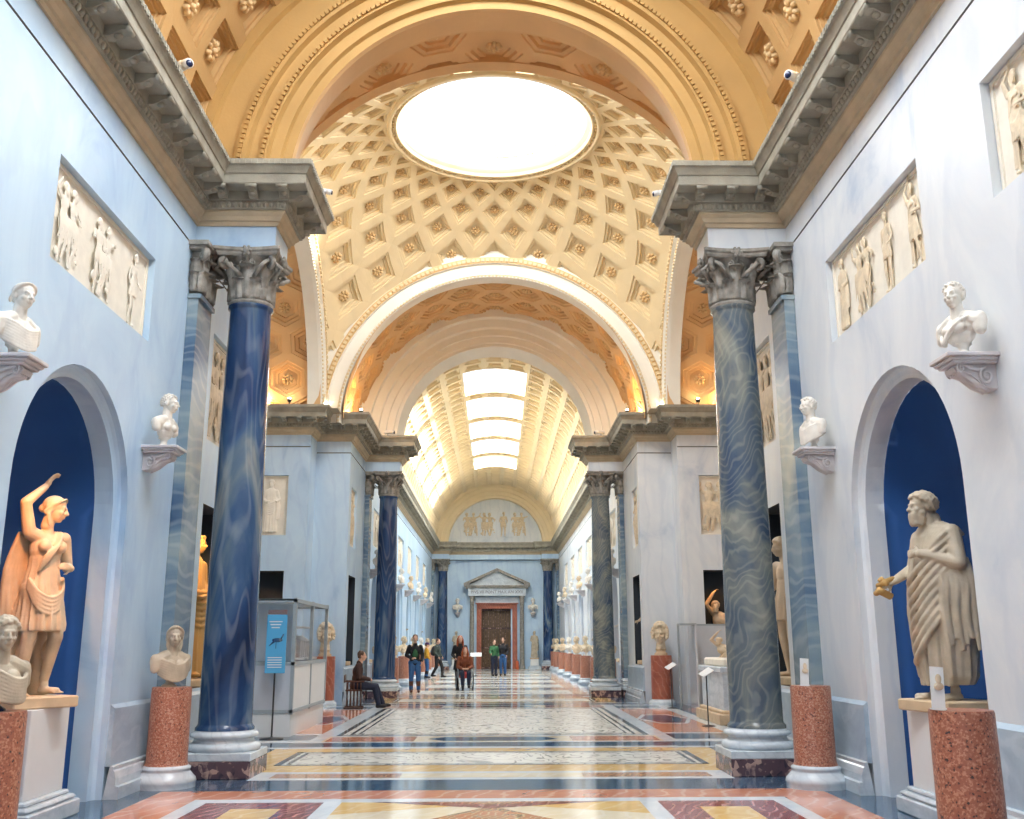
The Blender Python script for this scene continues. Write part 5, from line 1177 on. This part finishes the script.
for sx, sd in ((-1, 'left'), (1, 'right')):
    for x, y, lb in ((4.62, 26.2, 'corner spotlight glaring on the %s cornice under the dome'), (3.75, 26.9, 'bright spotlight at the foot of the far barrel vault, %s side'), (5.5, 25.6, 'small spotlight on the %s arm cornice')):
        t = thing('spotlight', lb % sd, 'lamp', (sx * x, y, 7.78), 0)
        mb = MB(); mb.lathe([(.05, 0), (.05, .02), (.015, .03), (.015, .08), (.05, .10), (.07, .17), (.06, .17), (.02, .12)], 16, cap=False); mb.build('lamp_body', 'black', t)
        mb = MB(); mb.ell((0, 0, .17), (.045, .045, .045), 12, 8); mb.build('bulb', 'bulb', t)
# warm lamps lighting the statues in the near niches
light('niche_lamp', 'SPOT', (-3.9, 8.45, 3.35), 110, (1, .34, .06), (.05,), (-.45, .95, -1.25), spot_size=1.3, spot_blend=.7)
light('niche_lamp', 'SPOT', (-3.95, 13.75, 3.3), 90, (1, .50, .14), (.05,), (-.4, .6, -1.1), spot_size=1.5, spot_blend=.7)
for sx in (-1, 1): light('niche_lamp', 'SPOT', (sx * 5.7, 26.05, 3.35), 30, (1, .45, .12), (.04,), (sx * .4, .3, -1.1), spot_size=1.8, spot_blend=.7)
# ---------------------------------------------------------------- display cases, sign, stands
def frame_bars(mb, pts, r=.03):
    for a, b in pts:
        a, b = V3(a), V3(b); c = (a + b) / 2; d = b - a; mb.box(tuple(c), (abs(d.x) + r * 2, abs(d.y) + r * 2, abs(d.z) + r * 2), 0)
t = thing('display_case', 'tall grey framed glass display case on a white base behind the left column', 'display case', (-3.50, 17.75, 0))
# local: x from -2.6 to 0, y from 0 to 3.3
mb = MB(); mb.box((-1.3, 1.65, .19), (2.6, 3.3, .38)); mb.build('base', 'white_p', t)
mb = MB()
for z in (.42, 1.22, 2.30): frame_bars(mb, [((-2.6, 0, z), (0, 0, z)), ((0, 0, z), (0, 3.3, z)), ((-2.6, 3.3, z), (0, 3.3, z)), ((-2.6, 0, z), (-2.6, 3.3, z))])
for x, y in ((0, 0), (0, 1.65), (0, 3.3), (-2.6, 0), (-2.6, 3.3), (-1.3, 0)): frame_bars(mb, [((x, y, .40), (x, y, 2.32))])
mb.box((-1.3, 1.65, 2.32), (2.66, 3.36, .03)); mb.build('frame', 'grey_f', t)
mb = MB(); mb.box((-1.3, .0, .82), (2.54, .03, .74)); mb.build('front_panel', 'greyp', t)
mb = MB(); mb.box((.0, .82, .82), (.03, 1.55, .74)); mb.build('side_panel', 'white_p', t); mb = MB(); mb.box((.0, 2.48, .82), (.03, 1.55, .74)); mb.build('side_panel', 'white_p', t)
mb = MB(); mb.box((-1.3, .0, 1.76), (2.54, .012, 1.02)); mb.build('glass_pane', 'glass', t)
for y in (.82, 2.48): mb = MB(); mb.box((0, y, 1.76), (.012, 1.55, 1.02)); mb.build('glass_pane', 'glass', t)
mb = MB(); mb.box((-1.3, .55, 1.76), (2.4, .03, 1.0)); mb.build('back_board', 'greyp', t)
for i, (x, z, w, h) in enumerate(((-.42, 1.95, .34, .42), (-.42, 1.48, .34, .34), (-1.0, 1.95, .34, .42))):
    mb = MB(); mb.box((x - 3.5, 17.75 + .52, z), (w, .012, h)); mb.box((x - 3.5, 17.75 + .512, z), (w * .7, .004, h * .35), 1); o = mb.build('poster', ['red', 'gold']); tag(o, ['upper red picture card', 'lower red picture card', 'far left red picture card'][i] + ' inside the glass display case', 'poster')
for i, y in enumerate((19.05, 20.4)):
    t = thing('scale_model', '%s pale building model inside the display case, on the nave side' % ('nearer' if i == 0 else 'farther'), 'model', (-3.95, y, 1.26))
    mb = MB(); mb.rbox((0, 0, .02), (.6, 1.1, .04), .005); mb.build('model_base', 'white_p', t); mb = MB()
    for k in range(5): mb.rbox((0, -.42 + k * .21, .2), (.3, .10, .32), .01); mb.prism([(-.16, .36), (.16, .36), (0, .46)], -.48 + k * .21, -.37 + k * .21, ax='Y')
    mb.rbox((0, 0, .62), (.34, 1.0, .03), .005); mb.build('model_building', 'console', t)
t = thing('information_sign', 'light blue information panel on a black stand beside the display case', 'sign', (-3.72, 17.35, 0), .08)
mb = MB(); mb.lathe([(.20, 0), (.20, .015), (.03, .03), (.015, .05), (.015, 1.25)], 24); mb.build('stand', 'black', t)
mb = MB(); mb.rbox((.0, -.02, 1.56), (.34, .02, .98), .006); mb.build('panel', 'bluesign', t)
mb = MB()
for k in range(3): mb.box((-.02, -.032, 1.93 - k * .05), (.22 - .04 * k, .003, .018))
for k in range(5): mb.box((-.01, -.032, 1.33 - k * .04), (.24, .003, .015))
mb.build('text_lines', 'white_p', t)
mb = MB(); mb.ell((.02, -.034, 1.62), (.09, .004, .035)); mb.tube([(.08, -.034, 1.64), (.12, -.034, 1.72)], .012, 6); mb.tube([(-.02, -.034, 1.61), (-.12, -.034, 1.52)], [.022, .004], 6); mb.tube([(.0, -.034, 1.6), (.0, -.034, 1.48)], .006, 6); mb.build('bird_outline', 'colL', t)
# right hand case with open side and carved sarcophagus
t = thing('display_case', 'grey partition case with a glass side before the right arm wall', 'display case', (4.95, 24.6, 0))
mb = MB(); mb.box((1.2, .85, 1.0), (2.4, .04, 2.0)); mb.box((.0, .42, 1.0), (.05, .9, 2.0), 0); mb.build('back_panel', 'greyp', t)
mb = MB(); frame_bars(mb, [((0, 0, 0.03), (0, 0, 2.0)), ((0, .85, .03), (0, .85, 2.0)), ((-.36, .4, .03), (-.36, .4, 2.0)), ((0, 0, 2.0), (-.36, .4, 2.0)), ((0, .85, 2.0), (2.4, .85, 2.0))], .022); mb.build('frame', 'grey_f', t)
mb = MB(); mb.prism([(-.37, .39), (-.36, .41), (.01, .01), (0, -.01)], .1, 1.98); mb.build('glass_pane', 'glass', t)
t = thing('sarcophagus', 'white marble sarcophagus block behind the nearest right column', 'sarcophagus', (5.15, 20.9, 0))
mb = MB(); mb.rbox((0, 0, .10), (1.55, 2.3, .2), .015); mb.rbox((0, 0, .23), (1.42, 2.15, .08), .02); mb.build('step', 'plinth', t)
mb = MB(); mb.rbox((0, 0, .62), (1.3, 2.0, .72), .01); mb.rbox((0, 0, 1.03), (1.42, 2.12, .12), .02); mb.build('chest', 'basem', t)
mb = MB(); mb.rbox((0, 0, 1.17), (1.2, 1.9, .16), .03); mb.build('lid', 'relief', t)
t = thing('marble_statue', 'small reclining carved figure lying on the white sarcophagus', 'statue', (4.85, 20.6, 1.25), -.6); obj('figure', RECL, t).scale = (.75, .75, .55)
for i, (x, y, lb) in enumerate(((4.12, 19.6, 'black lectern stand before the white sarcophagus'), (4.36, 24.95, 'black lectern stand with a tilted white card near the grey case'))):
    t = thing('label_stand', lb, 'stand', (x, y, 0)); mb = MB(); mb.lathe([(.13, 0), (.13, .012), (.014, .03), (.012, .98)], 18); mb.build('post', 'black', t)
    mb = MB(); mb.box((0, 0, 1.0), (.26, .18, .012), 0, (.35, -.5, .3)); mb.build('card_holder', 'white_p', t)
# label cards on the near right pedestals
for x, y, rz, h, lb in ((3.50, 11.28, -.05, .30, 'small white label card standing on the pedestal by the near right column'), (3.20, 7.20, -.05, .30, 'white label card with a bust picture on the pedestal at lower right')):
    t = thing('label_card', lb, 'card', (x, y, 1.08), rz)
    mb = MB(); mb.box((0, .02, h / 2), (.095, .008, h), 0, (-.12, .08, 0)); mb.box((0, .04, .01), (.095, .07, .008)); mb.build('card', 'white_p', t)
    mb = MB(); mb.ell((0.005, .0, h * .72), (.022, .006, .035)); mb.ell((.005, .004, h * .55), (.035, .006, .028)); mb.build('picture', 'gold', t)
    mb = MB()
    for k in range(3): mb.box((-.002, .026 - .001 * k, h * .35 - k * .025), (.07, .004, .007), 0, (-.12, .08, 0))
    mb.build('print', 'letter', t)
# ---------------------------------------------------------------- people
M['skin'] = plain('skin', (.62, .36, .25), .55, var=.08); 
def cl(n, c, r=.8): M[n] = plain(n, c, r, var=.2, scale=12, bump=.2, bscale=40); return n
cl('dark brown coat', (.045, .018, .014)); cl('navy trousers', (.012, .018, .045)); cl('brown hair', (.10, .045, .02), .5); cl('black cloth', (.012, .012, .016)); cl('green jumper', (.03, .13, .05)); cl('blue jeans', (.035, .12, .30))
cl('brown leather boots', (.10, .03, .015), .4); cl('yellow jacket', (.70, .36, .03)); cl('purple hat', (.07, .02, .10)); cl('red hair', (.42, .09, .02), .5); cl('rust jumper', (.25, .07, .03)); cl('red blanket', (.40, .05, .05)); cl('grey green coat', (.05, .07, .06))
STAND = dict(pel=(0, 0, .93), che=(0, 0, 1.25), nec=(0, .01, 1.44), hd=(0, -.02, 1.62), sL=(.17, .01, 1.37), sR=(-.17, .01, 1.37), eL=(.24, .04, 1.10), eR=(-.24, .04, 1.10), wL=(.20, -.14, .93), wR=(-.20, -.14, .93),
             hL=(.09, 0, .90), hR=(-.09, 0, .90), kL=(.10, -.04, .49), kR=(-.10, -.03, .49), aL=(.10, .02, .09), aR=(-.10, .0, .09), yaw=0)
def person(loc, rz, label, pose, clothes, sc=1., dL=(0, -.5, -1), dR=(0, -.5, -1), vox=.012, hat=None, group=None, longhair=False):
    J = dict(STAND); J.update(pose); t = thing('person', label, 'person', loc, rz, group); t.scale = (sc,) * 3
    O = Org(); face_head(O, J['hd'], J['yaw'], 0, 1., 'none'); O.cap(V3(J['hd']) - V3((0, -.03, .06)), J['nec'], .05, .055)
    torso(O, J['pel'], J['che'], J['nec'], J['sL'], J['sR'], .92)
    for s_ in 'LR':
        limb(O, [J['s' + s_], J['e' + s_], J['w' + s_]], [.052, .040, .027]); d = dL if s_ == 'L' else dR
        hand(O, J['w' + s_], d, ((1 if s_ == 'L' else -1), -.1, .2), .95, .6, -1 if s_ == 'L' else 1)
        limb(O, [J['h' + s_], J['k' + s_], J['a' + s_]], [.085, .055, .036]); foot(O, J['a' + s_], (J.get('f' + s_, (0, -1, 0))), .92)
    obj('body', O.grow('body', 'skin', vox, 1), t)
    top, topm, bot, botm, shoe, hair, skirt = [clothes.get(k) for k in ('top', 'tm', 'bot', 'bm', 'shoe', 'hair', 'skirt')]
    O = Org(); torso(O, J['pel'], J['che'], V3(J['nec']) - V3((0, 0, .03)), J['sL'], J['sR'], 1.14); O.cap(V3(J['nec']) - V3((0, 0, .05)), V3(J['nec']) + V3((0, .005, .01)), .085, .07)
    for s_ in 'LR': limb(O, [J['s' + s_], J['e' + s_], V3(J['w' + s_]) * .9 + V3(J['e' + s_]) * .1], [.075, .060, .046])
    p = V3(J['pel']); O.ell(p + V3((0, 0, .0)), (.175, .135, .12))
    for k in range(5): O.chain([(-.15 + .07 * k + p.x * 0, -.10 + p.y, p.z + .02), (-.12 + .06 * k, -.125 + p.y * .5 + J['che'][1] * .5, (p.z + J['che'][2]) / 2), (-.14 + .07 * k, -.1 + J['che'][1], J['che'][2] + .02)], .012, 6)
    if skirt: x, y, z = p; O.skirt([(x, y, skirt, .23, .19, 1), (x, y, (skirt + z) / 2, .21, .17, .6), (x, y, z, .19, .15, .3), (x, y, z + .12, .15, .12, .1)], 10, .08)
    obj(top, O.grow(top, topm, vox, 1), t)
    O = Org(); O.ell(p, (.175, .14, .12))
    for s_ in 'LR': O.cap(p, J['h' + s_], .12, .115); limb(O, [J['h' + s_], J['k' + s_], V3(J['a' + s_]) * .96 + V3(J['k' + s_]) * .04], [.108, .078, .062])
    for s_ in 'LR':
        a, b = V3(J['k' + s_]), V3(J['a' + s_])
        for q in (.1, .8, .9): c = a.lerp(b, q); O.ell(c, (.078 - .02 * q, .078 - .02 * q, .014))
    obj(bot, O.grow(bot, botm, vox, 1), t)
    for s_ in 'LR':
        O = Org(); a = V3(J['a' + s_]); d = V3(J.get('f' + s_, (0, -1, 0))).normalized(); f = V3((a.x, a.y, .045 + a.z - .09))
        O.ell(f + d * .07, (.052 if abs(d.y) > .5 else .14, .14 if abs(d.y) > .5 else .052, .045)); O.cap(f - d * .03, f + d * .13, .045, .036); O.cap(a, f, .05, .048)
        if clothes.get('boots'): O.cap(a, a.lerp(V3(J['k' + s_]), .62), .058, .075)
        obj('boot' if clothes.get('boots') else 'shoe', O.grow('shoe', shoe, .01, 1), t)
    O = Org(); h = V3(J['hd']); E_ = Matrix.Rotation(J['yaw'], 3, 'Z'); P = lambda x, y, z: h + E_ @ V3((x, y, z))
    O.ell(P(0, .03, .045), (.086, .092, .088), rot=E_); rnd = random.Random(2)
    for k in range(46):
        a = rnd.uniform(-2.6, 2.6) + pi / 2; z = rnd.uniform(-.05, .12); r_ = .078 * sqrt(max(.1, 1 - (z / .14) ** 2)); x, y = r_ * cos(a), r_ * sin(a) + .02
        if y < -.02 and z < .06: continue
        O.ell(P(x, y, z), (.02, .02, .02))
    if longhair:
        for k in range(11): a = -.2 + k * (pi + .4) / 10; O.chain([P(.07 * cos(a), .03 + .06 * sin(a), .05), P(.095 * cos(a), .03 + .085 * sin(a), -.05), P(.10 * cos(a), .02 + .08 * sin(a), -.16), P(.09 * cos(a), .01 + .07 * sin(a), -.27)], [.03, .034, .032, .016], 7)
    obj('hair', O.grow('hair', hair, .01, 1), t)
    if hat: O = Org(); O.ell(P(0, .01, .07), (.10, .11, .075)); O.ell(P(0, 0, .045), (.125, .135, .018)); obj('hat', O.grow('hat', hat, .01, 1), t)
    return t
SIT = dict(pel=(0, .06, .53), che=(0, .0, .86), nec=(0, -.03, 1.05), hd=(.0, -.09, 1.22), sL=(.18, -.01, .99), sR=(-.18, -.01, .99), eL=(.23, -.06, .72), eR=(-.23, -.06, .72), wL=(.10, -.30, .66), wR=(-.10, -.30, .66), hL=(.10, .0, .53), hR=(-.10, .0, .53), kL=(.12, -.44, .50), kR=(-.11, -.42, .49), aL=(.10, -.62, .10), aR=(-.10, -.52, .09))
person((-3.42, 25.55, 0), pi / 2 + .1, 'person in dark brown coat and navy trousers sitting on the slatted wooden chair', SIT, dict(top='coat', tm='dark brown coat', bot='trousers', bm='navy trousers', shoe='black cloth', hair='brown hair'), 1.03, (-.8, -.5, 0), (.8, -.5, 0))
# curved slatted chair
t = thing('slatted_chair', 'dark red wooden folding chair with curved slats under the seated person', 'chair', (-3.50, 25.55, 0), pi / 2 + .1)
mb = MB(); mb.rbox((0, .0, .43), (.52, .42, .035), .01); mb.build('seat', 'wood', t)
for s_ in (-1, 1):
    for k in range(5):
        y = -.17 + k * .085; mb = MB(); mb.tube([(s_ * .27, y, .03), (s_ * .20, y, .16), (s_ * .06, y, .25), (-s_ * .10, y, .32), (-s_ * .24, y, .42), (-s_ * .285, y, .52), (-s_ * .27, y, .62)], .016, 6); mb.build('slat', 'wood', t)
    mb = MB(); mb.rbox((s_ * .27, 0, .02), (.05, .48, .04), .008); mb.build('foot_rail', 'wood', t)
    mb = MB(); mb.rbox((s_ * .27, 0, .645), (.055, .50, .035), .01); mb.build('armrest', 'wood', t)
mb = MB(); mb.rbox((0, .235, .72), (.58, .025, .17), .008); mb.tube([(-.28, .235, .62), (-.28, .235, .80)], .018, 6); mb.tube([(.28, .235, .62), (.28, .235, .80)], .018, 6); mb.build('backrest', 'wood', t)
person((-2.62, 33.3, 0), .15, 'standing person in dark jacket, green top, blue jeans and brown boots before the busts', dict(kL=(.11, -.05, .49), aL=(.13, -.02, .09), wR=(-.10, -.2, 1.02), eR=(-.26, .02, 1.12)), dict(top='jacket', tm='black cloth', bot='jeans', bm='blue jeans', shoe='brown leather boots', hair='brown hair', boots=1), 1.06, (0, -.2, -1), (.7, -.5, .2))
pj = [o for o in bpy.data.objects if o.type == 'EMPTY' and o.name.startswith('person')][-1]
O = Org(); O.ell((0, -.055, 1.16), (.10, .10, .20)); o = obj('green_jumper', O.grow('green_jumper', 'green jumper', .012, 1), pj)
person((-3.2, 47.4, 0), 1.9, 'person in a yellow jacket, purple hat and dark boots looking at the far busts', dict(kL=(.10, -.06, .49)), dict(top='jacket', tm='yellow jacket', bot='jeans', bm='blue jeans', shoe='black cloth', hair='brown hair', boots=1), .92, hat='purple hat', vox=.018)
person((-2.72, 48.0, 0), 1.2, 'person in dark clothes with a black backpack walking in the far nave', dict(kL=(.10, -.18, .50), aL=(.10, -.20, .10), kR=(-.10, .0, .49), aR=(-.10, .22, .13)), dict(top='jacket', tm='grey green coat', bot='trousers', bm='black cloth', shoe='black cloth', hair='brown hair'), 1.03, vox=.018)
pj = [o for o in bpy.data.objects if o.type == 'EMPTY' and o.name.startswith('person')][-1]
O = Org(); O.ell((0, .20, 1.18), (.16, .11, .23)); O.cap((.10, .1, 1.42), (.12, -.08, 1.36), .025, .025); O.cap((-.10, .1, 1.42), (-.12, -.08, 1.36), .025, .025); O.ell((0, .28, 1.08), (.11, .06, .1))
t = thing('backpack', 'black backpack on the walking person in the far nave', 'backpack', (0, 0, 0), 0); t.location = pj.location; t.rotation_euler = pj.rotation_euler; t.scale = pj.scale; obj('bag', O.grow('bag', 'black cloth', .018, 1), t)
person((-1.22, 35.75, 0), .1, 'standing person with long red hair and black coat behind the wheelchair', dict(eL=(.25, .02, 1.12), wL=(.17, -.24, 1.0), eR=(-.25, .02, 1.12), wR=(-.17, -.24, 1.0)), dict(top='coat', tm='black cloth', bot='trousers', bm='black cloth', shoe='black cloth', hair='red hair', skirt=.62), 1.05, (0, -1, -.2), (0, -1, -.2), longhair=True)
SITW = dict(SIT); SITW.update(kL=(.11, -.40, .52), kR=(-.11, -.40, .52), aL=(.10, -.50, .16), aR=(-.10, -.50, .16))
person((-1.03, 35.1, 0.02), .1, 'person with orange hair and rust top sitting in a wheelchair', SITW, dict(top='jumper', tm='rust jumper', bot='trousers', bm='navy trousers', shoe='black cloth', hair='red hair'), 1.05, (-.8, -.5, 0), (.8, -.5, 0), longhair=True)
t = thing('wheelchair', 'dark framed wheelchair carrying the person with orange hair', 'wheelchair', (-1.03, 35.12, 0), .1)
for s_ in (-1, 1):
    mb = MB(); ring = [(s_ * .29, .10 + .30 * cos(a * pi / 12), .30 + .30 * sin(a * pi / 12)) for a in range(25)]; mb.tube(ring, .016, 6); mb.tube([(s_ * .29, .10 + .26 * cos(a * pi / 12), .30 + .26 * sin(a * pi / 12)) for a in range(25)], .008, 5, 1)
    for k in range(8): a = k * pi / 4; mb.tube([(s_ * .29, .10, .30), (s_ * .29, .10 + .29 * cos(a), .30 + .29 * sin(a))], .004, 4, 1)
    mb.build('wheel', ['black', 'grey_f'], t)
    mb = MB(); mb.tube([(s_ * .24, -.42 + .07 * cos(a * pi / 8), .075 + .07 * sin(a * pi / 8)) for a in range(17)], .014, 6); mb.build('caster', 'black', t)
    mb = MB(); mb.tube([(s_ * .24, .28, 1.0), (s_ * .24, .26, .9), (s_ * .24, .22, .42), (s_ * .24, -.36, .42), (s_ * .2, -.5, .12)], .014, 7); mb.tube([(s_ * .24, .24, .68), (s_ * .24, -.2, .68), (s_ * .24, -.26, .42)], .014, 7); mb.tube([(s_ * .24, .28, 1.0), (s_ * .24, .4, 1.0)], .018, 7); mb.build('side_frame', 'grey_f', t)
    mb = MB(); mb.rbox((s_ * .12, -.55, .09), (.14, .2, .02), .005); mb.build('footrest', 'black', t)
mb = MB(); mb.rbox((0, .0, .44), (.46, .46, .03), .01); mb.build('seat', 'black', t); mb = MB(); mb.rbox((0, .25, .66), (.46, .03, .42), .01); mb.build('backrest', 'black', t)
O = Org(); O.skirt([(0, -.30, .40, .19, .16, 1), (0, -.25, .56, .2, .2, .6), (0, -.22, .62, .16, .17, .2)], 9, .1)
o = obj('lap_blanket', O.grow('lap_blanket', 'red blanket', .014, 1), None, (-1.03, 35.12, 0), .1); tag(o, 'red blanket over the knees of the person in the wheelchair', 'blanket')
person((-.05, 50.6, 0), .5, 'person in green top, the left one of the pair at the far door', dict(eR=(-.28, -.1, 1.15), wR=(-.34, -.32, 1.05)), dict(top='jumper', tm='green jumper', bot='jeans', bm='navy trousers', shoe='black cloth', hair='brown hair'), 1.0, vox=.018, dR=(-.5, -.8, 0))
person((.40, 50.9, 0), -.2, 'person in dark jacket and jeans, the right one of the pair at the far door', {}, dict(top='jacket', tm='black cloth', bot='jeans', bm='blue jeans', shoe='black cloth', hair='brown hair'), 1.06, vox=.018)
t = thing('label_stand', 'small white reading stand left of the far door', 'stand', (-.95, 50.3, 0)); mb = MB(); mb.lathe([(.15, 0), (.15, .012), (.014, .03), (.012, .98)], 16); mb.build('post', 'black', t); mb = MB(); mb.box((0, 0, 1.02), (.55, .35, .02), 0, (.5, 0, 0)); mb.build('card_holder', 'white_p', t)
